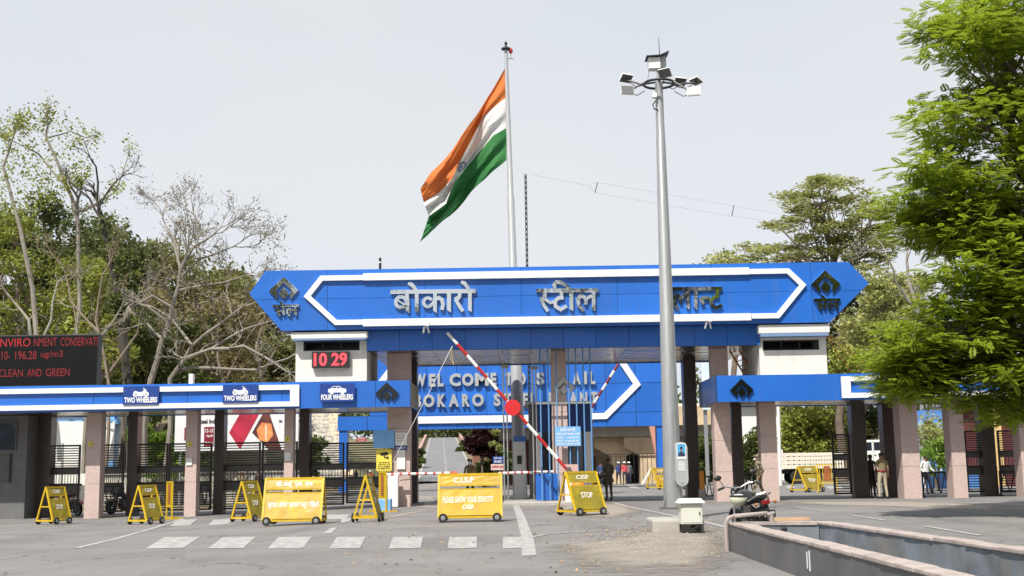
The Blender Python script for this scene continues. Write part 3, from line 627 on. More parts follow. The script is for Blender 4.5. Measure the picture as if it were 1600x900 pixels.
# ------------------------------------------------------------------ metal gates, barriers and the guard booth
def gate(l, r, Y, ztop, zbot, label, slats=8, bars=10, low=7, rot=0):
    a, b = X(l,740,Y), X(r,740,Y)
    if rot: b = a+rot[1]
    w_ = b-a; c = thing('metal_gate', label, 'gate', (a, Y, 0), rot[0] if rot else 0, group='slatted metal gates between the columns')
    bx = lambda x0,x1,y0,y1,z0,z1,n,m: MB().box(x0,x1,y0,y1,z0,z1).build(n, m, c, world=False)
    H = ztop-zbot; zz = lambda f: zbot+H*f; t = .07
    f = MB().box(0,t,-.04,.04,zbot,ztop).box(w_-t,w_,-.04,.04,zbot,ztop).box(t,w_-t,-.035,.035,ztop-t,ztop).box(t,w_-t,-.035,.035,zbot,zbot+t).box(t,w_-t,-.03,.03,zz(.40),zz(.43)).box(t,w_-t,-.03,.03,zz(.645),zz(.67))
    f.build('gate_frame', GATE, c, world=False)
    p0 = bx(t,w_-t,-.02,.02,zz(.56),zz(.645),'panel',GATEG); bx(t,w_-t,-.022,.022,zz(.28),zz(.40),'panel',GATEG)
    s0 = None
    for lo, hi, n in ((.67,.965,slats),(.03,.28,low)):
        for i in range(n):
            z = zz(lo+(hi-lo)*(i+.5)/n)
            if s0 is None: s0 = MB().box(t,w_-t,-.012,.012,-.021,.021).build('slat', GATE, c, world=False); s0.location.z = z
            else: share(s0, 'slat', c, (0,0,z))
    b0 = None
    for i in range(bars):
        x = t+(w_-2*t)*(i+.5)/bars
        if b0 is None: b0 = MB().box(-.012,.012,-.012,.012,zz(.43),zz(.56)).build('bar', GATE, c, world=False); b0.location.x = x
        else: share(b0, 'bar', c, (x,0,0))
    return c
for l, r, lab in ((74,125,'slatted gate behind the red motorcycle, next to the guard room'),(156,194,'narrow slatted gate leaf behind the black motorcycles'),(216,262,'slatted gate in front of the bright green bamboo'),(263,306,'slatted gate leaf behind the yellow grille barricade'),
                  (307,331,'narrow slatted gate leaf left of the red diamond billboard picture'),(350,407,'slatted gate with two people in shade behind it'),(409,465,'slatted gate below the molten steel picture'),(485,538,'slatted gate before the grey stone slope'),(541,602,'tall slatted gate with a rider behind it beside the yellow notice')):
    Y = 49.1; ym = (l+r)/2; gate(l, r, Y, Z(ym, 694-.0155*(ym-180) + (0 if l < 480 else 3), Y), gz(X(ym,760,Y))+.16, lab)
gate(1302, 1330, 48.9, 2.55, .15, 'open slatted gate leaf beside the white truck', 8, 5, 6); gate(1510, 1536, 48.9, 2.6, .15, 'open slatted gate leaf next to the maroon and yellow wall', 8, 5, 6)
gate(1562, 1640, 49.0, 2.6, .15, 'slatted gate in front of the maroon wall', 8, 14, 6)
def rail_barrier(l, r, Y, h, label, n=4, y=760):
    a, b = X(l,y,Y), X(r,y,Y); c = thing('crowd_barrier', label, 'barrier', (a, Y, 0), group='low zigzag barriers between the columns')
    w_ = b-a; MB().box(0,w_,-.03,.03,h-.06,h).build('top_rail', BLACK, c, world=False); MB().box(0,w_,-.03,.03,.12,.16).build('bottom_rail', BLACK, c, world=False)
    for i in range(n):
        x0, x1 = w_*i/n, w_*(i+1)/n
        MB().bar((x0+.02,0,.16),((x0+x1)/2,0,h-.06),.035,up=(0,1,0)).bar(((x0+x1)/2,.002,h-.06),(x1-.02,.002,.16),.035,up=(0,1,0)).build('zigzag_bar', BLACK, c, world=False)
    for x in (.03, w_-.03): MB().box(x-.03,x+.03,-.2,.2,0,.05).box(x-.025,x+.025,-.025,.025,.05,h-.06).build('foot', BLACK, c, world=False)
rail_barrier(1441,1484,48.8,.98,'zigzag barrier in front of the man in white shirt',3); rail_barrier(1562,1626,48.5,.98,'zigzag barrier before the maroon wall',4); rail_barrier(1094,1122,50,.95,'zigzag barrier beside the orange post',3)
rail_barrier(1165,1190,49,1.05,'zigzag barrier behind the walking soldier',2); rail_barrier(1360,1384,49.2,1.0,'zigzag barrier behind the two policemen',2)
rail_barrier(157,193,48.2,.95,'zigzag barrier behind the parked black motorcycles',3,790); rail_barrier(308,330,48.2,.95,'zigzag barrier beside the middle column',2,790)
# dark guard room under the left end
s = thing('guard_room', 'dark grey guard room in the shade under the left canopy', 'room', (X(0,700,47.6), 47.6, -.3))
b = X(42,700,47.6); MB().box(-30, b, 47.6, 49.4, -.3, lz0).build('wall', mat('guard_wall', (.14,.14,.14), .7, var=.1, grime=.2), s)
MB().box(-30, X(25,680,47.6), 47.56, 47.6, Z(10,703,47.6), Z(10,661,47.6)).build('window_glass', mat('window_reflect', (.10,.12,.16), .05, .6), s)
MB().box(X(25,680,47.6), X(27,680,47.6), 47.55, 47.6, Z(10,705,47.6), Z(10,658,47.6)).box(-30, X(25,680,47.6), 47.55, 47.6, Z(10,660.8,47.6), Z(10,658,47.6)).build('window_frame', GATEG, s)
MB().box(-30, X(17,730,47.6), 47.57, 47.6, Z(10,753,47.6), Z(10,710,47.6)).build('notice_board', GATEG, s); MB().box(X(15,730,47.6), X(18,730,47.6), 47.55, 47.6, Z(10,754,47.6), Z(10,709,47.6)).build('board_frame', BLACK, s)
# guard booth on the island
YG = 49.2
s = thing('guard_booth', 'blue and white guard booth behind light blue pipes on the island', 'booth', (X(880,770,YG), YG, .14))
gx = lambda px, y=720: X(px,y,YG); gZ = lambda y, px=880: Z(px,y,YG)
a, b = gx(828), gx(925)
MB().box(a, gx(838), YG, YG+3, .14, gZ(631)).build('side_wall', GATEG, s)
MB().box(gx(838)+.002, b, YG+.02, YG+3, gZ(675), gZ(632)).build('upper_band', mat('booth_blue', (.012,.045,.20), .4), s)
for l, r in ((838,846),(914,925)): MB().box(gx(l), gx(r), YG-.01, YG+.2, .14, gZ(675)-.003).build('white_post', WPAINT, s)
MB().box(gx(846), gx(914), YG+.06, YG+.1, gZ(737), gZ(675)).build('window_glass', GLASS, s)
for l in (868, 890): MB().box(gx(l), gx(l+3), YG+.03, YG+.14, gZ(737), gZ(675)-.002).build('window_frame', BLACK, s)
MB().box(gx(838)+.004, b-.004, YG+.012, YG+.3, .14, gZ(738)).build('lower_panel', BLUE, s)
MB().box(a-.15, b+.05, YG-.2, YG+3.1, gZ(631.5), gZ(627.5)).build('roof_rim', GALV, s)
YT = 46.35; a, b = X(838,786,46.3), X(872,786,46.3)
pn = MB().box(a, b, 46.55, 46.62, .16, Z(855,740,46.5)).build('base_panel', BLUE, s)
for px in (846,858.5,871.5,891,902.5,914,925):
    x = X(px,700,YT); pz = .14 if px < 880 else .14
    MB().tube([(x,YT,pz),(x,YT,fb+.02)], .028, 8).build('pipe', PIPEBLUE, s, smooth=True)
MB().box(X(838,628,YT), X(928,628,YT), YT+.03, YT+.07, Z(880,631,YT), Z(880,628,YT)).build('cross_rail', GALV, s)
# notice board on the booth pipes
YN = 46.2
def notice(l, r, t, b, Y, m, label, lines, tm=WHITE, name='notice_board', frame=None, d=.03):
    mid = (l+r)/2; s = thing(name, label, 'sign', (X(mid,t,Y), Y, Z(mid,b,Y))); x0, x1, z0, z1 = X(l,t,Y), X(r,t,Y), Z(mid,b,Y), Z(mid,t,Y); w_, h = x1-x0, z1-z0
    MB().box(x0,x1,Y,Y+d,z0,z1).build('board', m, s)
    if frame:
        f = .03; MB().box(x0-f,x0,Y-.01,Y+d,z0-f,z1+f).box(x1,x1+f,Y-.01,Y+d,z0-f,z1+f).box(x0,x1,Y-.01,Y+d,z1,z1+f).box(x0,x1,Y-.01,Y+d,z0-f,z0).build('frame', frame, s)
    for k, (t_, u0, u1, v0, v1, bo) in enumerate(lines):
        mb = MB(); addtext(mb, t_, (x0+u0*w_, x0+u1*w_, z0+v0*h, z0+v1*h), Y-.002, .004, bo); mb.build('lettering', tm, s)
    return s, x0, x1, z0, z1
notice(867,907,666.5,697,YN,LBLUE,'light blue timetable board with white Hindi lines on the booth pipes',[('समय सारणी',.2,.8,.75,.95,.02),('प्रथम पाली 05:30-13:30',.05,.97,.54,.70,.02),('द्वितीय : 13:00-21:00',.05,.92,.36,.50,.02),('रात्रि : 21:00-05:00',.05,.92,.19,.33,.02),('सामान्य : 08:00-17:00',.05,.95,.03,.16,.02)])
# notices on the gate column
Yc = 46.62
notice(583,616,672,700,Yc-.04,LBLUE,'blank pale blue board on the gate column above the yellow notice',[])
notice(617,636,672,696,Yc+.04,PAPER,'white printed notice on the granite column beside the pale blue board',[('NOTICE',.08,.92,.84,.95,.03),('entry rules',.2,.8,.6,.7,0),('gate pass',.2,.8,.42,.52,0),('all persons',.2,.8,.24,.34,0)], REDP)
notice(617,636,697,703,Yc+.045,SIGNBLUE,'narrow dark blue strip sign on the granite column under the white notice',[('SECURITY',.1,.9,.25,.75,.02)])
s, x0, x1, z0, z1 = notice(588,612,701,737,Yc-.02,SIGNY,'yellow camera warning notice on the gate column',[('आप कैमरे की',.14,.86,.36,.43,.01),('निगरानी में हैं',.1,.9,.28,.34,.01),('CCTV CAMERA',.08,.92,.19,.26,.02),('IN OPERATION',.1,.9,.1,.17,.02)], BLACK)
w_, h = x1-x0, z1-z0; cx = (x0+x1)/2; f = lambda *q: [(cx+x*w_, z0+z*h) for x, z in q]
MB().xz(f((-.27,.80),(.18,.86),(.28,.80),(.26,.72),(-.22,.70)), Yc-.03, Yc-.021).ribbon(f((.0,.71),(.05,.62),(.22,.60)), .05, Yc-.031, Yc-.021).xz(f((.2,.66),(.3,.66),(.3,.55),(.2,.55)), Yc-.032, Yc-.021).build('camera_pictogram', BLACK, s)
mb = MB(); n = 13
for i in range(0, n, 2):
    for zz in ((.955,.995),(.005,.045)): mb.xz(f((-.5+i/n,zz[0]),(-.5+(i+1)/n,zz[0]),(-.5+(i+1)/n,zz[1]),(-.5+i/n,zz[1])), Yc-.026, Yc-.021)
mb.build('striped_edge', BLACK, s)
notice(620,633,701,733,Yc+.06,PAPER,'plain white paper sheet on the granite column',[])
for px, py, lab in ((141,694,'small yellow sticker on the column by the red motorcycle'),(296,694,'small yellow sticker on the column by the grille barricade'),(449,686,'small yellow sticker on the column beneath the four wheelers lane')):
    notice(px-3, px+3, py-4, py+4, 46.66, SIGNY, lab, [('i',.4,.6,.2,.8,.03)], BLACK, 'sticker')
notice(291,300,716,727,46.66,PAPER,'white paper pasted on the column by the grille barricade',[],name='paper_sheet'); notice(444.5,454,707,720,46.66,PAPER,'white paper pasted on the column behind the Hindi barricade',[],name='paper_sheet')
notice(557,572,684,690,70,REDP,'small red board with white lettering beyond the tall gate',[('SAFETY FIRST',.1,.9,.55,.85,.01),('WEAR HELMET',.15,.85,.15,.42,.01)])
s, x0, x1, z0, z1 = notice(770,786,713,724,62,SIGNBLUE,'small blue and white board on a post beside the boom post',[('प्रवेश द्वार',.1,.9,.55,.9,.02),('IN GATE',.15,.85,.1,.42,.03)])
MB().box(x0+.02,x0+.06,62.04,62.08,.1,z0).box(x1-.06,x1-.02,62.04,62.08,.1,z0).build('post', GALV, s)
notice(767,788,725,734.5,61.9,mat('pale_pink_board', (.62,.45,.40), .6),'pale pink board with red lettering below the small blue board',[('प्रतिबंधित क्षेत्र',.06,.94,.25,.75,.03)],REDP)
# boom barriers
def striped(p0, p1, r, n, first='w', extra=None):
    p0, p1 = Vector(p0), Vector(p1); mb = MB()
    for i in range(n): mb.tube([p0.lerp(p1, i/n), p0.lerp(p1, (i+1)/n)], r, 8, (i+(first == 'r')) % 2)
    return mb
Yb = 45.2
s = thing('boom_barrier', 'raised red and white boom barrier with a round red disc', 'barrier', G(889,788))
p0, p1 = P(699,520,Yb), P(887,735,Yb)
bm_ = striped(p0, p1, .062, 12); bm_.build('boom', [WPAINT, REDP], s, smooth=True)
d = P(801,637,Yb); mb = MB(); mb.lathe([(.30,-.015),(.30,.015)], (d.x,Yb-.09,d.z), 'y', 28); mb.build('disc', mat('disc_red', (.55,.015,.02), .5), s)
base = P(889,788,Yb); MB().box(base.x-.12,base.x+.14,Yb-.16,Yb+.2,0,.95).build('housing', WPAINT, s, bevel=.02)
MB().box(base.x-.07,base.x+.09,Yb-.12,Yb-.0,.95,p1.z+.12).build('pivot_bracket', GATEG, s)
MB().box(base.x-.28,base.x+.36,Yb-.02,Yb+.12,p1.z-.05,p1.z+.22).build('counterweight', mat('pale_pink', (.55,.35,.32), .6), s)
t = P(707,540,Yb-.06); e = P(614,722,46.3)
MB().tube([t, P(672,610,Yb), P(640,672,45.6), e], .012, 5).build('rope', PAPER, s); MB().tube([t, P(704,560,Yb), P(709,570,Yb), P(705,545,Yb)], .016, 5).build('rope', mat('jute', (.45,.35,.16), .9), s)
s = thing('boom_barrier', 'second raised boom barrier in front of the letters AIL of the inner portal', 'barrier', (X(924,760,55),55,0)); ORIG[s.name] = s.location.copy()
striped(P(966,569,55), P(922,640,55), .06, 7, 'r').build('boom', [WPAINT, MAROON], s, smooth=True)
a = P(922,640,55); MB().box(a.x-.1,a.x+.1,54.9,55.1,0,a.z+.05).build('housing', WPAINT, s)
def flatboom(pl, pr, Y, label, hx, n, tip):
    s = thing('boom_barrier', label, 'barrier', (X(hx,785,Y), Y, 0)); ORIG[s.name] = s.location.copy(); a, b = P(*pl,Y), P(*pr,Y); mb = MB(); L_ = b-a
    mb.tube([a,b], .05, 8, 0)
    for i in range(n):
        c0 = a.lerp(b,(i+.3)/n); c1 = a.lerp(b,(i+.62)/n); mb.tube([c0,c1], .053, 8, 1)
    mb.build('boom', [WPAINT, REDP], s, smooth=True)
    if tip: MB().tube([a.lerp(b,.955), b+L_*.02], .056, 8).build('reflector', mat('reflector_red', (.6,.02,.03), .4), s)
    return s
s = flatboom((594,741.5),(712,739),46.3,'closed red striped boom reaching across the lane left of the CISF barricade',614,9,True)
x0, x1 = X(606,760,46.2), X(622,760,46.2); MB().box(x0,x1,46.15,46.5,.0,Z(614,743.5,46.2)).build('housing', WPAINT, s, bevel=.02)
MB().box(X(596,760,46.3),X(604,760,46.3),46.28,46.5,.0,Z(600,744,46.3)).build('post', mat('salmon_paint', (.66,.27,.18), .6), s)
s = flatboom((779,739.5),(884,736.5),46.9,'closed striped boom running behind the raised boom to the booth',780,10,False); MB().box(X(776,760,46.9),X(781,760,46.9),46.85,46.97,.0,Z(778,742,46.9)).build('fork_post', GALV, s)
mb = MB(); a, b = G(588,801), G(613,799); mb.box(a.x,b.x,a.y-.05,a.y+.5,0,.42); tag(mb.build('concrete_block', LBLUE, bevel=.02), 'pale blue concrete block at the foot of the gate column', 'block')
# slim lane posts with small boxes on top
for px, top, lab in ((790,575,'slim steel lane post with a small box on top, left of the flagpole'),(836,577,'slim steel lane post with a small box on top, right of the flagpole')):
    x = X(px,680,47.4); zz = Z(px,top,47.4); s = thing('lane_post', lab, 'post', (x,47.4,.14), group='slim steel lane posts')
    for k in (-.07,.07): MB().tube([(x+k,47.4,.14),(x+k,47.4,zz)], .03, 8).build('tube', STEEL, s, smooth=True)
    MB().box(x-.16,x+.16,47.25,47.5,zz,zz+.12).build('signal_box', GALV, s, bevel=.01); MB().tube([(x-.03,47.35,zz+.12),(x-.08,47.3,zz+.5),(x+.02,47.35,zz+.8),(x-.04,47.3,fb)], .018, 6).build('cable', PAPER, s)
s = thing('access_terminal', 'grey access terminal with a blue box on a white stand by the flagpole', 'terminal', (X(812,775,50),50,.14))
MB().box(X(803,740,50),X(821,740,50),50,50.4,.14,Z(812,690,50)).build('stand', WPAINT, s); MB().box(X(802,680,50),X(822,680,50),49.95,50.45,Z(812,689.8,50),Z(812,682,50)).build('box', BLUE, s); MB().box(X(808,720,50),X(815,720,50),49.93,50,Z(812,725,50),Z(812,712,50)).build('reader', BLACK, s)
# ------------------------------------------------------------------ yellow barricades on wheels
def wheel(parent, x, y, r=.12, w_=.06):
    MB().lathe([(r*.55,-w_/2),(r*.92,-w_/2),(r,-w_*.3),(r,w_*.3),(r*.92,w_/2),(r*.55,w_/2)], (0,0,0), 'y', 16).build('wheel', TYRE, parent, world=False, smooth=True).location = (x,y,r)
    wh = parent.children[-1] if False else [c for c in parent.children if c.name.startswith('wheel')][-1]
    h = MB().lathe([(.02,-w_/2-.012),(r*.5,-w_/2-.006),(r*.52,w_/2+.004),(.02,w_/2+.01)], (0,0,0), 'y', 12).build('hub', GALV, wh, world=False, smooth=True)
def barricade(w_, h, d, label, top_txt, low_txt, pmat, tb=(.02,), loc=None, rz=0, group='yellow wheeled barricades', wheels=True, low_top=.66):
    s = thing('barricade', label, 'barricade', loc, rz, group); t = .055; hz = .13; k = h-t
    yf = lambda z: -d/2*(1-(z-hz)/(k-hz))          # front frame leans back towards the ridge
    F = MB()
    for x in (-w_/2, w_/2):
        F.bar((x,-d/2,hz),(x,0,k),t,m=0); F.bar((x+(.003 if x>0 else -.003),d/2,hz),(x+(.003 if x>0 else -.003),.01,k-.004),t*.9); F.bar((x,-d/2-.03,hz),(x,d/2+.03,hz),t)
        F.bar((x,-d*.3,hz+.42*(k-hz)),(x,d*.3,hz+.42*(k-hz)),t*.7)
    F.bar((-w_/2-.03,.0,k),(w_/2+.03,.0,k),t*1.05); F.bar((-w_/2+.01,-d/2,hz+.003),(w_/2-.01,-d/2,hz+.003),t*.95); F.bar((-w_/2+.01,d/2,hz+.003),(w_/2-.01,d/2,hz+.003),t*.95)
    z1 = h*low_top; z2 = h*.735
    for zz in (z1, z2): F.bar((-w_/2+.01,yf(zz),zz),(w_/2-.01,yf(zz),zz),t*.6)
    F.build('frame', YELF, s, world=False)
    def plate(za, zb_):
        mb = MB(); ya, yb = yf(za), yf(zb_); e = w_/2-.03
        nx, nz_ = 7, 4; dn = [[random.uniform(-.007,.004)*(0 < i < nx and 0 < j < nz_) for i in range(nx+1)] for j in range(nz_+1)]
        for off in (-.010, .008): mb.add([(-e+2*e*i/nx, ya+(yb-ya)*j/nz_+off+dn[j][i], za+(zb_-za)*j/nz_) for j in range(nz_+1) for i in range(nx+1)], [(j*(nx+1)+i, j*(nx+1)+i+1, (j+1)*(nx+1)+i+1, (j+1)*(nx+1)+i) for j in range(nz_) for i in range(nx)])
        mb.build('panel', pmat, s, world=False, recalc=False)
    plate(hz+.05, z1-.02); plate(z2+.02, k-.02)
    for za, zb_, L_ in ((hz+.05, z1-.02, low_txt), (z2+.02, k-.02, top_txt)):
        for t_, u0, u1, v0, v1, bo in L_:
            e = w_-.06; v, f_ = textmesh(t_, .004, bo, (-e/2+u0*e, -e/2+u1*e, za+v0*(zb_-za), za+v1*(zb_-za)))
            v[:,1] += np.array([yf(z) for z in v[:,2]])-.0185
            mb = MB(); mb.add([tuple(p) for p in v], f_); mb.build('lettering', mat('faded_white', (.74,.72,.66), .6), s, world=False)
    if wheels:
        for x in (-w_/2+.12, w_/2-.12):
            for y in (-d/2-.05, d/2+.05): wheel(s, x, y)
    return s
def atG(px, py): v = G(px, py); return (v.x, v.y, v.z)
barricade(1.62,1.33,.75,'yellow barricade lettered in white Hindi, in front of the left gates',[('सी.आई. एस. एफ',.17,.84,.12,.86,.02)],[('कृपया अपना पहचान पत्र दिखायें',.06,.97,.38,.72,.018)],YEL,loc=atG(460,820),rz=R(-2))
barricade(1.66,1.30,.75,'yellow barricade lettered C.I.S.F PLEASE SHOW YOUR IDENTITY CARD',[('C.I.S.F',.22,.56,.22,.76,.03)],[('PLEASE SHOW YOUR IDENTITY',.05,.89,.50,.74,.012),('CARD',.38,.56,.24,.42,.02)],YEL,loc=atG(735,815),rz=R(1))
small = dict(tb=0)
def stopb(px, py, rz, label, w_=.82, d=.72, m=YELO): return barricade(w_,1.30,d,label,[('CISF',.28,.72,.28,.74,.015)],[('STOP',.3,.7,.5,.74,.015)],m,loc=atG(px,py),rz=R(rz))
stopb(84,819,66,'leftmost small STOP barricade, in front of the red motorcycle')
stopb(228,819,68,'small barricade turned sideways left of the yellow grille stand')
stopb(389,815,68,'small sideways barricade standing beside the Hindi barricade')
stopb(575,815,88,'edge-on yellow A frame barricade in front of the pale blue block',.9,.62)
stopb(909,805,30,'olive yellow STOP barricade at the foot of the raised boom',1.05,.95)
stopb(1031,764,40,'far yellow barricade half hidden behind the lamp mast',1.3,.9,YEL); stopb(1050,765,40,'farther yellow barricade right behind the lamp mast',1.3,.9,YEL)
stopb(1262,769,35,'yellow barricade beyond the right columns in front of the truck wheel',1.25,1.0)
def grille(px, py, rz, label, w_=.95, h=1.35):
    s = thing('grille_barricade', label, 'barricade', atG(px,py), R(rz), 'yellow grille stands'); t = .05
    MB().box(-w_/2,-w_/2+t,-t/2,t/2,.06,h).box(w_/2-t,w_/2,-t/2,t/2,.06,h).box(-w_/2+t,w_/2-t,-t/2,t/2,h-t,h).box(-w_/2+t,w_/2-t,-t/2,t/2,.42,.42+t).build('frame', YELF, s, world=False)
    for i in range(6): x = -w_/2+t+(w_-2*t)*(i+.5)/6; MB().box(x-.014,x+.014,-.014,.014,.42+t,h-t).build('bar', YELF, s, world=False)
    MB().box(-.16,.16,-.03,-.018,.55,h-.1).build('rusty_strip', mat('rust', (.30,.09,.02), .8, var=.3), s, world=False)
    for x in (-w_/2+t/2, w_/2-t/2): MB().box(x-.035,x+.035,-.38,.38,0,.06).build('foot', YELF, s, world=False)
grille(264,811,-62,'yellow grille stand with a rusty strip in front of the column'); grille(598,800,-70,'yellow grille stand seen edge-on beside the pale blue block'); grille(1294,769,-25,'yellow grille stand in front of the white truck')

v = G(930,797); s = thing('rope_coil', 'coil of red and white rope behind the olive STOP barricade', 'rope', v)
for k in range(7): MB().lathe([(.20,-.03),(.235,0),(.20,.03),(.165,0),(.20,-.03)], (v.x,v.y+.4,v.z+.06+k*.07), 'z', 18).build('rope_turn', REDP if k%2 else WPAINT, s, smooth=True)
v = G(908,797); s = thing('plastic_drum', 'small orange and blue plastic drum glimpsed through the olive STOP barricade', 'drum', v)
MB().lathe([(.20,0),(.22,.05),(.22,.5),(.20,.52)], (v.x-.05,v.y+.6,v.z), 'z', 16).build('lower_body', LBLUE, s, smooth=True); MB().lathe([(.205,.521),(.22,.55),(.22,.85),(.18,.9),(.05,.91)], (v.x-.05,v.y+.6,v.z), 'z', 16).build('upper_body', ORANGE, s, smooth=True)
# ------------------------------------------------------------------ lamp mast, feeder box, flag, masts
s = thing('lamp_mast', 'tall tapered steel lamp mast with a ring of six floodlights', 'lamp mast', G(1053,812)); base = G(1053,812)
YL = base.y; xb = base.x; zt_ = Z(1032,128,YL); r0 = .25
MB().tube([(xb,YL,.30),(xb,YL,.30+(zt_-.3)*.45),(xb,YL,.30+(zt_-.3)*.452),(xb,YL,.30+(zt_-.3)*.86),(xb,YL,.30+(zt_-.3)*.862),(xb,YL,zt_)], [r0,.19,.183,.125,.118,.105], 20).build('pole', GALV, s, smooth=True)
MB().lathe([(.36,.28),(.36,.32),(.26,.33)], (xb,YL,0), 'z', 16).build('base_flange', GATEG, s)
for k in range(4):
    a = k*math.pi/2+.5; MB().bar((xb+.34*math.cos(a),YL+.34*math.sin(a),.33),(xb+.23*math.cos(a),YL+.23*math.sin(a),.62),.02,.05).build('gusset', GALV, s)
hx_, hy_ = .36, 1.24
zc = Z(1065,725,YL-.3); Yp = YL-.36; xp = X(1065,725,Yp); n = 14
def caps(hw, hh): return [(xp+hw*math.cos(R(k)), zc+hh-hw+hw*math.sin(R(k))) for k in range(0,181,15)]+[(xp+hw*math.cos(R(k)), zc-hh+hw+hw*math.sin(R(k))) for k in range(180,361,15)]
MB().xz(caps(.165,.57), Yp, Yp+.16).build('access_cover', POLEP, s); MB().xz(caps(.13,.50), Yp+.16, YL-.1).build('cover_box', GALV, s)
pw = X(1072,700,Yp)-X(1057.5,700,Yp); zp0, zp1 = Z(1065,717,Yp), Z(1065,692.5,Yp); xc = X(1064.5,705,Yp)
MB().box(xc-pw/2, xc+pw/2, Yp-.006, Yp, zp0, zp1).build('poster', PAPER, s)
PB = mat('poster_blue', (.06,.33,.62), .5); h = zp1-zp0; w_ = pw
MB().box(xc-w_*.42, xc+w_*.42, Yp-.009, Yp-.0062, zp0+.16*h, zp1-.05*h).build('poster_picture', PB, s)
ov = lambda cx,cz,rx,rz_,n=14: [(cx+rx*math.cos(2*math.pi*i/n), cz+rz_*math.sin(2*math.pi*i/n)) for i in range(n)]
MB().xz([(xc-.36*w_,zp0+.162*h),(xc+.38*w_,zp0+.162*h),(xc+.33*w_,zp0+.36*h),(xc+.1*w_,zp0+.46*h),(xc-.1*w_,zp0+.46*h),(xc-.33*w_,zp0+.36*h)], Yp-.012, Yp-.0092).build('poster_figure', NAVY, s)
MB().xz(ov(xc,zp0+.60*h,.12*w_,.16*h), Yp-.014, Yp-.0122).build('poster_face', SKIN, s); MB().xz(ov(xc,zp0+.70*h,.13*w_,.085*h), Yp-.016, Yp-.0142).build('poster_hair', HAIR, s)
z0_, z1_ = Z(1065,736,Yp), Z(1065,720,Yp)
MB().box(xc-.1, xc+.1, Yp-.004, Yp, z0_, z1_).build('notice', mat('notice_grey', (.42,.43,.43), .6), s)
for i in range(5): MB().box(xc-.085, xc+.085-(.05 if i == 4 else 0), Yp-.007, Yp-.0042, z0_+(i+.3)*(z1_-z0_)/5.2, z0_+(i+.62)*(z1_-z0_)/5.2).build('lettering', WPAINT, s)
for zz in (zc+.5, zc-.5): MB().lathe([(.012,-.012),(.016,0)], (xp,Yp,zz), 'y', 8).build('bolt', BLACK, s)
# ring, arms and floodlights at the top
zr_ = Z(1033,131,YL)
MB().tube([(xb+.42*math.cos(2*math.pi*i/20), YL+.42*math.sin(2*math.pi*i/20), zr_) for i in range(21)], .035, 6).build('carrier_ring', BLACK, s, smooth=True)
for k in range(4): a = k*math.pi/2; MB().tube([(xb+.08*math.cos(a),YL+.08*math.sin(a),zr_+.05),(xb+.42*math.cos(a),YL+.42*math.sin(a),zr_)], .03, 6).build('ring_bracket', BLACK, s)
for (px,py,dy,tilt,yaw,kind) in ((978,122,.25,50,30,'d'),(980,141,-.5,-12,10,'w'),(1039,114,-.75,38,-35,'d'),(1088,126,.3,62,-60,'d'),(1084,143,-.5,-15,-12,'w'),(1062,128,.7,40,20,'d')):
    e = P(px,py,YL+dy); a = Vector((xb,YL,zr_)); d = (e-a); d.z = 0; st = a+d.normalized()*.42
    MB().tube([st, st.lerp(e,.5)+Vector((0,0,-.02)), e+Vector((0,0,-.06))], .028, 6).build('arm', GATEG, s, smooth=True)
    Q = Matrix.Rotation(R(yaw),3,'Z') @ Matrix.Rotation(R(tilt),3,'X')
    f = MB()
    for bx_, m_ in (((-.18,.18,-.025,.02,-.13,.13),0),((-.17,.17,-.034,-.025,-.12,.12),1),((-.08,.08,.02,.08,-.05,.05),0)):
        t = MB().box(*bx_); f.add([e+Q@Vector(v) for v in t.v], t.f, m_)
    for fx in range(5):
        t = MB().box(-.13+fx*.06,-.12+fx*.06,.02,.045,-.12,.12); f.add([e+Q@Vector(v) for v in t.v], t.f, 0)
    f.build('floodlight', [WPAINT, mat('lamp_lens', (.09,.09,.09), .25)] if kind == 'd' else [WPAINT, mat('lamp_lens_grey', (.16,.16,.16), .25)], s)
    MB().tube([e+Vector((0,0,-.05)), e.lerp(a,.3)+Vector((0,0,-.2)), e.lerp(a,.55)+Vector((0,0,-.12))], .012, 5).build('cable', BLACK, s)
zb0 = Z(1026,108,YL); zb1 = Z(1026,91,YL)
t = MB().box(X(1013,100,YL),X(1031,100,YL),YL-.1,YL+.2,zb0,zb1); t.build('equipment_box', WPAINT, s)
MB().box(X(1031.5,100,YL),X(1041,100,YL),YL+.0,YL+.3,zb0+.05,zb1+.08).build('equipment_box', mat('box_grey', (.45,.46,.46), .5), s)
MB().bar((X(1009,92,YL),YL+.05,zb1+.01),(X(1031,91,YL),YL+.05,zb1+.03),.5,.02).bar((X(1031,91,YL),YL+.06,zb1+.035),(X(1044,84,YL),YL+.06,zb1+.14),.5,.02).build('box_roof', BLACK, s)
MB().tube([(xb,YL,zt_),(xb,YL,zb0+.02)], .05, 8).tube([(X(1014,108,YL),YL,zb0),(X(1012,122,YL),YL,zr_+.1),(X(1024,122,YL),YL,zr_+.1)], .012, 5).build('mast_stub', GALV, s)
MB().tube([(X(1031,90,YL),YL,zb1),(X(1029,58,YL),YL,Z(1029,58,YL))], [.014,.006], 5).build('antenna', BLACK, s)
MB().box(X(1018,150,YL),X(1025,150,YL),YL-.2,YL-.05,Z(1020,155,YL),Z(1020,147,YL)).build('junction_box', WPAINT, s); MB().tube([P(1025,157,YL-.15),P(1020,163,YL-.15),P(1022,170,YL-.15),P(1028,172,YL-.1)], .02, 6).build('cable', BLACK, s)
mb = MB(); a, b = G(1020,834), G(1101,834); n = 9
pts = [(a.x,a.y),(b.x+.05,a.y),(b.x+.05,a.y+1.3),(a.x,a.y+1.3)]
mb.xy(pts, -.02, .29); o = mb.build('concrete_plinth', CONC, bevel=.05); tag(o, 'rough concrete plinth under the lamp mast', 'plinth')
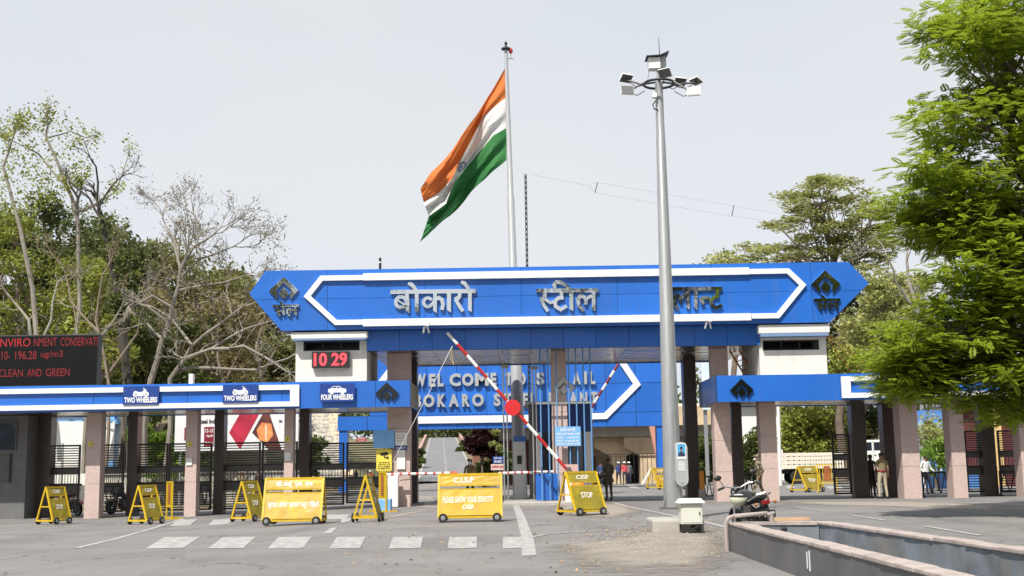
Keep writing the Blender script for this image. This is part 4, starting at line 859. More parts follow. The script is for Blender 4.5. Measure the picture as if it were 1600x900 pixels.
YX = a.y-.45; s = thing('feeder_box', 'cream feeder cabinet on black legs in front of the lamp mast', 'cabinet', (X(1081,830,YX),YX,.02)); FB = mat('cream_enamel', (.60,.60,.53), .45, var=.05, grime=.08)
a, b = X(1064,800,YX), X(1097.5,800,YX); z0, z1 = Z(1081,819,YX), Z(1081,786,YX)
MB().box(a,b,YX,YX+.4,z0,z1).build('body', FB, s, bevel=.008); MB().box(a+.03,b-.02,YX-.008,YX+.001,z0+.03,z1-.02).build('door', FB, s, bevel=.004)
c = (a+b)/2; e = (b-a)/2+.06
MB().add([(c-e,YX-.07,z1+.0),(c+e,YX-.07,z1),(c+e,YX+.47,z1),(c-e,YX+.47,z1),(c-e*.75,YX+.02,z1+.09),(c+e*.75,YX+.02,z1+.09),(c+e*.75,YX+.38,z1+.09),(c-e*.75,YX+.38,z1+.09)],[(0,3,2,1),(4,5,6,7),(0,1,5,4),(1,2,6,5),(2,3,7,6),(3,0,4,7)]).build('roof', FB, s)
for x in (a+.03,b-.03):
    for y in (YX+.03,YX+.37): MB().box(x-.02,x+.02,y-.02,y+.02,.0,z0).build('leg', BLACK, s)
MB().bar((a+.05,YX+.03,z0-.02),(c,YX+.03,.1),.025).bar((b-.05,YX+.032,z0-.02),(c,YX+.032,.1),.025).build('brace', BLACK, s); MB().box(b-.07,b-.05,YX-.025,YX-.008,(z0+z1)/2-.03,(z0+z1)/2+.03).build('handle', BLACK, s)
MB().tube([(a+.1,YX+.2,.03),(c,YX-.05,.06),(b-.1,YX+.1,.05),(b-.15,YX+.2,.16),(c,YX+.2,.14)], .025, 6).build('cable', BLACK, s)
# flagpole and flag
YFp = 54.; s = thing('flagpole', 'tall white flagpole rising behind the signboard', 'flagpole', (X(813,770,YFp),YFp,0)); pb = Vector((X(813,770,YFp),YFp,0)); pt = P(790.5,78,YFp)
MB().tube([pb, pb.lerp(pt,.33), pb.lerp(pt,.332), pb.lerp(pt,.66), pb.lerp(pt,.662), pt], [.33,.24,.215,.16,.14,.075], 16).build('pole', POLEP, s, smooth=True)
MB().lathe([(.09,0),(.22,.02),(.22,.08),(.07,.1),(.05,.25),(.08,.32),(.02,.42)], pt, 'z', 12).build('finial', BLACK, s)
q = P(800,91,YFp); MB().tube([P(791,91,YFp), P(803,91.5,YFp)], .03, 6).tube([P(798,91,YFp), P(798,82,YFp)], .025, 6).build('arm', GALV, s); MB().ball(P(798,79.5,YFp),(.1,.1,.14),8,6).build('warning_light', REDP, s)
def lerpline(L_, u):
    t = u*(len(L_)-1); i = min(int(t), len(L_)-2); k = t-i; return (L_[i][0]+(L_[i+1][0]-L_[i][0])*k, L_[i][1]+(L_[i+1][1]-L_[i][1])*k)
EDG = [[(789,106),(769,142),(742,182),(709,231),(676,268),(664,282),(657,297)], [(790,152),(756,181),(735,222),(717,255),(706,280),(688,298),(662,316)], [(791,200),(771,211),(752,234),(728,262),(711,283),(697,318),(670,338)], [(791.5,250),(773,266),(750,285),(728,311),(702,339),(672,362),(656,381)]]
NU, NV = 72, 45; mb = MB()
def fpt(u, v):
    a = [lerpline(L_, u) for L_ in EDG]; t = v*3; i = min(int(t), 2); k = t-i; k = k
    px = a[i][0]*(1-k)+a[i+1][0]*k; py = a[i][1]*(1-k)+a[i+1][1]*k
    dy = .5*math.sin(7.5*u-3.2*v+.4)*min(1,u*3)+.20*math.sin(13*u+9*v)*min(1,u*2)+.24*math.sin(24*v-5*u+.6*math.sin(6*u))*min(1,.15+u*2)+.14*math.sin(31*v+4*u)*u+.10*math.sin(47*v-9*u)*min(1,u*4)-1.2*u*(1-v)+.5*u
    wob = 1.6*math.sin(23*u+1)*(abs(v-.5)*2)**3*min(1,u*3)
    return P(px, py+wob, YFp+.1+dy)
mb.v = [tuple(fpt(i/NU, j/NV)) for j in range(NV+1) for i in range(NU+1)]
for j in range(NV):
    for i in range(NU): mb.f.append((j*(NU+1)+i, j*(NU+1)+i+1, (j+1)*(NU+1)+i+1, (j+1)*(NU+1)+i))
mb.m = [0]*len(mb.f)
def flagmat():
    m = bpy.data.materials.new('flag_cloth'); m.use_nodes = True; t = m.node_tree; N = t.nodes; K = t.links; b = N['Principled BSDF']; b.inputs['Roughness'].default_value = .75; b.inputs['Specular IOR Level'].default_value = .25
    uv = N.new('ShaderNodeUVMap'); sp = N.new('ShaderNodeSeparateXYZ'); K.new(uv.outputs[0], sp.inputs[0])
    r = N.new('ShaderNodeValToRGB'); r.color_ramp.interpolation = 'CONSTANT'; e = r.color_ramp.elements
    e[0].color = (.66,.20,.055,1); e[1].position = .3333; e[1].color = (.74,.73,.70,1); x = e.new(.6667); x.color = (.045,.20,.06,1); K.new(sp.outputs[1], r.inputs[0])
    def mth(op, a, bb=None):
        n = N.new('ShaderNodeMath'); n.operation = op
        for i, v in enumerate((a, bb)):
            if v is None: continue
            if isinstance(v, (int,float)): n.inputs[i].default_value = v
            else: K.new(v, n.inputs[i])
        return n.outputs[0]
    dx = mth('MULTIPLY', mth('SUBTRACT', sp.outputs[0], .52), 2.8); dy = mth('SUBTRACT', sp.outputs[1], .5)
    rad = mth('SQRT', mth('ADD', mth('MULTIPLY', dx, dx), mth('MULTIPLY', dy, dy))); ang = mth('ARCTAN2', dy, dx)
    rim = mth('MULTIPLY', mth('GREATER_THAN', rad, .115), mth('LESS_THAN', rad, .14))
    spk = mth('MULTIPLY', mth('LESS_THAN', rad, .12), mth('GREATER_THAN', mth('COSINE', mth('MULTIPLY', ang, 24)), .6)); hub = mth('LESS_THAN', rad, .03)
    f = mth('MAXIMUM', mth('MAXIMUM', rim, spk), hub); mx_ = N.new('ShaderNodeMix'); mx_.data_type = 'RGBA'; K.new(f, mx_.inputs[0]); K.new(r.outputs[0], mx_.inputs[6]); mx_.inputs[7].default_value = (.10,.12,.30,1)
    K.new(mx_.outputs[2], b.inputs['Base Color']); tr = N.new('ShaderNodeBsdfTranslucent'); K.new(mx_.outputs[2], tr.inputs[0]); ms = N.new('ShaderNodeMixShader'); ms.inputs[0].default_value = .3; K.new(b.outputs[0], ms.inputs[1]); K.new(tr.outputs[0], ms.inputs[2]); K.new(ms.outputs[0], N['Material Output'].inputs[0])
    return m
o = mb.build('flag', flagmat(), smooth=True, recalc=False); uvl = o.data.uv_layers.new(name='uv')
for lp in o.data.loops: uvl.data[lp.index].uv = ((lp.vertex_index % (NU+1))/NU, (lp.vertex_index//(NU+1))/NV)
tag(o, 'large saffron white and green flag flying from the flagpole', 'flag')
# dark lattice mast, stub antenna and overhead wires
s = thing('lattice_mast', 'thin dark lattice mast behind the signboard right of the flag', 'mast', (X(824,700,78),78,0)); zt_ = Z(822,272,78); x = X(823,400,78)
for k in range(3): MB().tube([(x+.065*math.cos(k*2.09),78+.065*math.sin(k*2.09),0),(x+.065*math.cos(k*2.09),78+.065*math.sin(k*2.09),zt_)], .032, 5).build('mast_leg', BLACK, s)
mb = MB()
for i in range(int(zt_/.35)):
    for k in range(3):
        a, b = k*2.09, (k+1)*2.09; mb.bar((x+.065*math.cos(a),78+.065*math.sin(a),i*.35),(x+.065*math.cos(b),78+.065*math.sin(b),i*.35+.35),.02)
o = mb.build('lattice', BLACK, s); o['kind'] = 'stuff'
s = thing('stub_antenna', 'short banded antenna on top of the signboard', 'antenna', (X(594,418,47),47,zt)); MB().tube([(X(594,420,47),47,zt),(X(594,403,47),47,Z(594,403,47))], .05, 8).build('rod', BLACK, s); MB().tube([(X(594,410,47),47,Z(594,411,47)),(X(594,410,47),47,Z(594,409,47))], .06, 8).build('band', PAPER, s)
wa, wb_ = P(835,274,78), P(919,290,78)
for lab, pts in (('upper overhead wire between the lattice mast and the trees',[(829,272),(880,282),(919,290),(932,284.5),(1040,303),(1146,321),(1260,342)]),('lower overhead wire between the spacer bars',[(919,290),(930,301),(1040,320),(1144,337.5),(1260,353)])):
    o = MB().tube([P(px,py,76) for px,py in pts], .014, 4).build('overhead_wire', mat('wire_grey', (.48,.48,.5), .6)); tag(o, lab, 'wire')
for lab, a, b in (('wire spacer bar nearer the lattice mast',(933.5,285),(930,301)),('wire spacer bar nearer the umbrella shaped tree',(1146.5,321),(1143.5,338))):
    tag(MB().tube([P(*a,76), P(*b,76)], .026, 5).build('spacer_bar', BLACK), lab, 'spacer', 'wire spacer bars')
# small floodlights on the ledge below the signboard
for px, lab in ((665,'small white floodlight on the ledge below the Hindi word next to the raised boom tip'),(1107,'small white floodlight on the ledge right of the lamp mast')):
    x = X(px,507,YB-.3); zz = ft+.0; s = thing('ledge_floodlight', lab, 'floodlight', (x,YB-.3,zz), group='small floodlights on the ledge')
    MB().bar((x-.10,YB-.1,zz-.2),(x-.02,YB-.3,zz+.12),.05).bar((x+.12,YB-.1,zz-.2),(x+.02,YB-.3,zz+.12),.05).build('bracket', WPAINT, s); MB().bar((x-.1,YB-.32,zz+.14),(x+.14,YB-.38,zz+.08),.10,.12).build('head', WPAINT, s)
# orange cables and ladder beside the right cabin
for k in range(3):
    tag(MB().tube([P(1283+k*2,514+k*1,46.5+k*.3), P(1308+k*9,550-k*2,47.5), P(1330+k*16,582,48)], .02, 5).build('orange_cable', mat('cable_orange', (.55,.28,.03), .7)), ['uppermost','middle','lowest'][k]+' of the three orange cables slanting down from the right cabin roof', 'cable', 'orange cables by the right cabin')
s = thing('ladder', 'yellow ladder leaning in the gap left of the right roof cabin', 'ladder', P(1160,584,48)); A, B = P(1140,548,48), P(1166,590,48); D = Vector((.32,0,.12))
MB().bar(A,B,.06).build('rail', ORANGE, s); MB().bar(A+D,B+D,.06).build('rail', ORANGE, s)
for i in range(6): p = A.lerp(B,(i+.5)/6); MB().bar(p,p+D,.035).build('rung', ORANGE, s)
MB().box(X(295,585,47),X(301,585,47),47,47.3,lz1-.04,Z(296,584,47)).build('roof_box', WPAINT); tag(bpy.data.objects['roof_box'], 'small white box on the left canopy roof between the trees', 'box')
s = thing('bollard', 'orange topped bollard in a grey concrete foot beside the lamp mast', 'bollard', G(1097,781)); v = G(1097,781)
MB().box(v.x-.12,v.x+.12,v.y-.12,v.y+.12,.0,.42).build('foot', CONC, s, bevel=.01); MB().box(v.x-.07,v.x+.10,v.y-.1,v.y+.1,.42,1.15).build('post', mat('orange_post', (.60,.24,.03), .6), s)
# open concrete tank in the foreground
A, B, C_, D_ = G(1136,855), G(1272,855), None, None
zw = .47
def atz(px, py, z):
    d = ray(px,py); t = (z-HCAM)/d.z; return Vector((d.x*t, d.y*t, z))
c1, c2, c3, c4 = atz(1136,815,zw), atz(1274,814,zw), atz(1556,853,zw), atz(1330,862,zw)
s = thing('concrete_tank', 'long open concrete tank with a pinkish coping in the foreground', 'tank', (c1.x,c1.y,0)); COP = mat('pink_coping', (.36,.305,.28), .9, var=.2, vs_=4, grime=.4, bump=.4, bs=25); TW = mat('grey_slab', (.11,.11,.115), .6, var=.15, vs_=2, grime=.3); TI = mat('blue_grey_liner', (.16,.18,.20), .8, var=.3, vs_=2, grime=.7)
# side lines carried on to Y = 7
def ext(p, q, y): return p+(q-p)*((y-p.y)/(q.y-p.y))
l7, r7 = ext(c1,c4,7.), ext(c2,c3,7.); tw = .21
def wallseg(p, q, inn, name, m):
    d = (q-p).normalized(); n_ = Vector((-d.y,d.x,0));  n_ = n_ if n_.dot(inn) > 0 else -n_
    k = MB(); P4 = [p, q, q+n_*tw, p+n_*tw]
    k.xy([(v.x,v.y) for v in P4], -.02, zw-.05); k.build('wall', [m], s); 
    Ln = (q-p).length; t0 = 0
    while t0 < Ln-.05:
        t1 = min(Ln, t0+random.uniform(.8,1.1)); t1 = Ln if Ln-t1 < .4 else t1; jz = random.uniform(-.008,.006); jn = random.uniform(-.008,.008)
        a_, b_ = p+d*(t0+.006), p+d*(t1-.006); k = MB(); m_ = 5; pts = [a_.lerp(b_, i/m_)-n_*(.02+random.uniform(-.006,.006)+jn) for i in range(m_+1)]+[b_.lerp(a_, i/m_)+n_*(tw+.02+random.uniform(-.006,.006)+jn) for i in range(m_+1)]
        k.xy([(v.x,v.y) for v in pts], zw-.05, zw+jz); k.build('coping', COP, s, bevel=.012); t0 = t1
wallseg(l7, c1, Vector((1,0,0)), 'l', TW); wallseg(c2+Vector((tw,-.02,0)), r7+Vector((tw,0,0)), Vector((-1,0,0)), 'r', TI)
k = MB().xy([(c1.x+tw+.002,c1.y-tw),(c2.x-.002,c2.y-tw),(c2.x-.002,c2.y),(c1.x+tw+.002,c1.y)], -.02, zw-.05); k.build('wall', TI, s); MB().xy([(c1.x+tw+.03,c1.y-tw-.02),(c2.x-.03,c2.y-tw-.02),(c2.x-.03,c2.y+.02),(c1.x+tw+.03,c1.y+.02)], zw-.052, zw-.002).build('coping', COP, s)
MB().xy([(l7.x+tw,l7.y),(r7.x,r7.y),(c2.x,c2.y-tw),(c1.x+tw,c1.y-tw)], .0, .06).build('floor', TI, s)
p = atz(1222,846,.3); t = (p.y-l7.y)/(c1.y-l7.y); xw = l7.x+(c1.x-l7.x)*((14.9-l7.y)/(c1.y-l7.y)); 
MB().box(xw-.006,xw-.001,14.75,14.80,.12,.36).box(xw-.006,xw-.001,14.88,14.92,.14,.34).build('paint_mark', WPAINT, s)
s = thing('pipe_hoop', 'bent grey pipe hoop standing at the corner of the tank', 'pipe', (c1.x-.08,c1.y,0))
MB().tube([(c1.x-.06,c1.y-.25,0),(c1.x-.06,c1.y-.25,zw+.0),(c1.x-.02,c1.y-.25,zw+.07),(c1.x+.08,c1.y-.25,zw+.1),(c1.x+.62,c1.y-.2,zw+.13),(c1.x+.69,c1.y-.2,zw+.1),(c1.x+.70,c1.y-.2,zw-.06)], .035, 8).build('pipe', mat('pipe_pinkgrey', (.34,.29,.27), .7, grime=.3), s, smooth=True)
tag(MB().bar((c1.x+.74,c1.y-.12,zw+.03),(c1.x+1.33,c1.y-.1,zw+.03),.09,.05).build('timber_stick', mat('raw_timber', (.50,.33,.19), .8, var=.2)), 'short raw timber stick lying on the far wall of the tank', 'timber')
s = thing('litter_heap', 'crumpled white plastic litter lying inside the tank', 'litter', (X(1252,827,16.5),16.5,.06)); v = atz(1252,829,.30)
mb = MB()
for i in range(9): mb.ball((v.x+random.uniform(-.14,.14),v.y+random.uniform(-.2,.2),.1+.2*random.random()),(random.uniform(.04,.1),random.uniform(.05,.1),random.uniform(.04,.09)),7,5)
o = mb.build('plastic_bag', WPAINT, s); o['kind'] = 'stuff'; MB().ball((atz(1225,823,.4).x,atz(1225,823,.4).y,.36),.05,10,8).ball((atz(1225,823,.4).x,atz(1225,823,.4).y,.2),(.06,.06,.16),10,8).build('bottle', BLACK, s)
# ------------------------------------------------------------------ motorcycles
def motorcycle(label, tank, loc, rz, lean=0, group='parked motorcycles', plate=None):
    s = thing('motorcycle', label, 'motorcycle', loc, rz, group); s.rotation_euler = (lean, 0, rz); bb = lambda m: dict(world=False)
    W_ = dict(world=False); fx, rx_, wr = -.68, .62, .30
    for x in (fx, rx_):
        t = MB(); n = 24; mj, mn = wr-.045, .045
        t.lathe([(mj-.03,-.04),(mj,-.05),(mj+.045,-.02),(mj+.045,.02),(mj,.05),(mj-.03,.04),(mj-.03,-.04)], (x,0,wr), 'y', n).build('tyre', TYRE, s, smooth=True, **W_)
        r = MB().lathe([(mj-.05,-.025),(mj-.02,-.03),(mj-.02,.03),(mj-.05,.025),(mj-.05,-.025)], (x,0,wr), 'y', n).lathe([(.05,-.05),(.05,.05)], (x,0,wr), 'y', 10)
        for k in range(10): a = k*.628; r.bar((x+.05*math.cos(a),0,wr+.05*math.sin(a)),(x+(mj-.04)*math.cos(a),0,wr+(mj-.04)*math.sin(a)),.012)
        r.build('rim', STEEL, s, **W_)
    for y in (-.09,.09): MB().tube([(fx,y,wr),(fx+.12,y,.62),(fx+.24,y,.95)], .025, 8).build('front_fork', STEEL, s, smooth=True, **W_)
    def guard(x, a0, a1, nm, m):
        mb = MB(); n = 8; pr = [(x+(wr+.05)*math.cos(R(a0+(a1-a0)*i/n)), wr+(wr+.05)*math.sin(R(a0+(a1-a0)*i/n))) for i in range(n+1)]; mb.ribbon(pr, .02, -.07, .07); mb.build(nm, m, s, **W_)
    guard(fx, 20, 150, 'front_mudguard', tank); guard(rx_, -5, 120, 'rear_mudguard', BLACK)
    MB().tube([(fx+.22,0,.92),(-.1,0,.72),(.25,0,.62),(.55,0,.68)], .03, 8).tube([(fx+.22,0,.85),(-.30,0,.42),(0,0,.26),(.2,0,.32),(.28,0,.62)], .03, 8).tube([(.2,-.08,.34),(rx_,-.1,wr)], .028, 6).tube([(.2,.08,.34),(rx_,.1,wr)], .028, 6).build('frame', BLACK, s, smooth=True, **W_)
    t = MB(); secs = [(-.42,.05,.80,.06),(-.36,.13,.83,.11),(-.2,.16,.85,.13),(0,.14,.82,.11),(.1,.08,.78,.06)]; n = 12; vs_2 = []
    for x, hw, zc_, hh in secs: vs_2 += [(x, hw*math.cos(2*math.pi*k/n), zc_+hh*math.sin(2*math.pi*k/n)) for k in range(n)]
    t.add(vs_2, [(i*n+k, i*n+(k+1)%n, (i+1)*n+(k+1)%n, (i+1)*n+k) for i in range(len(secs)-1) for k in range(n)]+[tuple(range(n-1,-1,-1)), tuple((len(secs)-1)*n+k for k in range(n))]); t.build('fuel_tank', tank, s, smooth=True, **W_)
    t = MB(); secs = [(.06,.10,.78,.045),(.2,.13,.78,.05),(.4,.13,.80,.05),(.62,.11,.85,.045),(.72,.06,.87,.03)]; vs_2 = []
    for x, hw, zc_, hh in secs: vs_2 += [(x, hw*math.cos(2*math.pi*k/n), zc_+hh*math.sin(2*math.pi*k/n)) for k in range(n)]
    t.add(vs_2, [(i*n+k, i*n+(k+1)%n, (i+1)*n+(k+1)%n, (i+1)*n+k) for i in range(len(secs)-1) for k in range(n)]+[tuple(range(n-1,-1,-1)), tuple((len(secs)-1)*n+k for k in range(n))]); t.build('seat', mat('vinyl_seat', (.012,.012,.012), .6), s, smooth=True, **W_)
    MB().box(-.2,.1,-.12,.12,.28,.48).box(-.16,.0,-.1,.1,.48,.62).box(-.17,.01,-.12,.12,.50,.52).box(-.17,.01,-.12,.12,.55,.57).build('engine', GATEG, s, bevel=.015, **W_)
    for y in (-.15,.15): MB().xz([(.12,.5),(.45,.62),(.42,.74),(.1,.74)], y-.02, y+.02).build('side_panel', tank, s, bevel=.01, **W_)
    MB().tube([(-.15,.14,.42),(-.1,.16,.28),(.1,.16,.26),(.75,.18,.36)], [.025,.03,.045,.055], 8).build('exhaust', STEEL, s, smooth=True, **W_)
    MB().tube([(fx+.34,-.40,1.03),(fx+.27,-.22,1.06),(fx+.25,-.05,1.0),(fx+.25,.05,1.0),(fx+.27,.22,1.06),(fx+.34,.40,1.03)], .014, 6).build('handlebar', STEEL, s, smooth=True, **W_)
    for y in (-1,1): MB().tube([(fx+.34,y*.40,1.03),(fx+.30,y*.27,1.052)], .022, 8).build('grip', BLACK, s, **W_); MB().tube([(fx+.28,y*.25,1.05),(fx+.26,y*.32,1.2)], .008, 5).ball((fx+.26,y*.34,1.23),(.03,.075,.05),8,6).build('mirror', BLACK, s, smooth=True, **W_)
    MB().ball((fx+.14,0,.92),(.10,.11,.12),12,8).build('headlight_shell', tank, s, smooth=True, **W_); MB().lathe([(.085,0),(.08,-.03),(.03,-.045)], (fx+.055,0,.92), 'x', 12).build('headlight', mat('lamp_glass', (.6,.6,.6), .1, spec=.8), s, smooth=True, **W_)
    MB().tube([(.3,-.13,.80),(.78,-.12,.92),(.82,0,.94),(.78,.12,.92),(.3,.13,.80)], .014, 6).build('grab_rail', STEEL, s, smooth=True, **W_); MB().box(.74,.80,-.07,.07,.74,.81).build('tail_light', mat('tail_red', (.22,.008,.008), .25), s, bevel=.01, **W_)
    for y in (-.17,.17): MB().ball((.76,y,.76),(.035,.03,.03),8,6).build('indicator', mat('amber', (.35,.12,.012), .3), s, smooth=True, **W_)
    MB().box(.83,.84,-.11,.11,.52,.64).build('number_plate', PAPER if not plate else BLACK, s, **W_)
    if plate:
        v, f_ = textmesh(plate, .003, .02, (-.09,.09,.545,.615)); k = MB(); k.add([(.8405-p[1],p[0],p[2]) for p in v], f_); k.build('lettering', WPAINT, s, **W_)
    MB().tube([(.0,-.14,.28),(.06,-.3,.02)], .014, 6).build('side_stand', BLACK, s, **W_)
    return s
BKB = mat('gloss_black', (.010,.010,.011), .25, coat=.2); BKR = mat('gloss_red', (.40,.015,.02), .25, coat=.4)
mc = motorcycle('black motorcycle leaning behind the far end of the concrete tank, helmet on its handlebar', BKB, (X(1180,790,c1.y+1.15),c1.y+1.1,0), R(-80), R(9), plate='JH09')
s = thing('helmet', 'white helmet hanging from the handlebar of the motorcycle', 'helmet', (0,0,0)); hp = atz(1157,779,.80); hp.y = hp.y; 
YH = c1.y+.95; hp = P(1154,779,YH); MB().ball(hp,(.155,.15,.14),16,10,z0=-1,z1=.35).build('shell', mat('helmet_cream', (.60,.60,.46), .3), s, smooth=True); MB().lathe([(.15,.045),(.157,.03),(.157,.055),(.12,.06)], hp, 'z', 16).build('rim', BLACK, s, smooth=True); MB().ball((hp.x,hp.y,hp.z+.03),(.12,.12,.05),12,6).build('lining', mat('lining', (.5,.5,.5), .9), s)
MB().tube([(hp.x+.1,hp.y,hp.z+.04),(hp.x+.04,hp.y,hp.z+.22),(hp.x-.1,hp.y,hp.z+.05)], .01, 5).build('strap', BLACK, s)
def bike(px, py, rz, m, lab, lean=-4): v = G(px,py); return motorcycle(lab, m, v, R(rz), R(lean))
bike(106,806,145,BKR,'red motorcycle parked behind the leftmost STOP barricade'); bike(52,806,30,BKB,'black motorcycle in deep shade by the guard room, nearer the red one'); bike(24,806,25,BKB,'black motorcycle in deep shade farthest left by the guard room')
bike(193,803,62,BKB,'black motorcycle with a white headlight facing out between two columns'); bike(222,800,50,BKB,'black motorcycle parked behind the one with the white headlight')
bike(580,763,30,BKR,'red motorcycle ridden beyond the tall gate'); bike(936,760,35,BKB,'dark motorcycle in the shade beside the far workers'); bike(944,759,40,BKB,'second dark motorcycle in the shade beside the far workers')
# ------------------------------------------------------------------ truck
v = G(1290,752); YT_ = 84.
s = thing('truck', 'white truck with a cream slatted load bed parked beyond the right gate', 'truck', (X(1290,750,YT_),YT_,0)); tx = lambda px, py=740: X(px,py,YT_); tz = lambda y, px=1290: Z(px,y,YT_); TC = mat('truck_white', (.72,.72,.71), .3, coat=.3, grime=.05); TB = mat('truck_cream', (.66,.62,.52), .6, grime=.12)
a, b, c, d = tx(1186), tx(1318), tx(1350), tx(1392)
z0, z1 = tz(728), tz(709)
for y in (YT_, YT_+2.3):
    mb = MB()
    for i in range(16): x = a+(b-a)*i/15; mb.box(x-.04,x+.04,y-.03,y+.03,z0,z1)
    mb.build('stake', TB, s)['kind'] = 'stuff'
    for i in range(4): zz = z0+(z1-z0)*i/3; MB().box(a-.04,b+.04,y-.02,y+.02,zz-.11,zz+.09).build('side_plank', TB, s)
MB().box(a-.05,b+.05,YT_-.05,YT_+2.35,z0-.16,z0-.07).build('bed_floor', TB, s)
MB().box(a,c+1,YT_+.6,YT_+.75,z0-.5,z0-.2).box(a,c+1,YT_+1.5,YT_+1.65,z0-.5,z0-.2).build('chassis', BLACK, s)
ct, cb = tz(688.5), tz(742)
prof = [(c,cb),(d,cb),(d,tz(714)),(tx(1388),tz(708)),(tx(1381),ct),(c,ct)]
MB().xz(prof, YT_, YT_+2.3).build('cab', TC, s, bevel=.06)
MB().xz([(tx(1368),tz(705)),(tx(1384),tz(705)),(tx(1379.5),tz(692)),(tx(1368),tz(692))], YT_-.012, YT_-.002).build('window', GLASS, s); MB().xz([(tx(1355.5),tz(705)),(tx(1364.5),tz(705)),(tx(1364.5),tz(692)),(tx(1355.5),tz(692))], YT_-.012, YT_-.002).build('window', GLASS, s)
MB().box(tx(1366.5),tx(1366.5)+.02,YT_-.008,YT_,tz(738),tz(690)).build('door_seam', BLACK, s); MB().box(tx(1368),tx(1371),YT_-.03,YT_,tz(713),tz(711.5)).build('door_handle', BLACK, s)
MB().box(d-.02,d+.06,YT_+.05,YT_+2.25,tz(744),tz(736)).build('bumper', GATEG, s)
for px in (1275, 1374, 1246):
    for y in (YT_+.05, YT_+1.95): MB().lathe([(.2,-.02),(.42,-.02),(.47,.03),(.47,.22),(.42,.27),(.2,.27)], (tx(px),y,.47), 'y', 18).lathe([(.0,.03),(.24,.03),(.26,-.01),(.24,.2)], (tx(px),y,.47), 'y', 14, m=1).build('wheel', [TYRE, mat('wheel_brown', (.20,.14,.10), .6)], s, smooth=True)
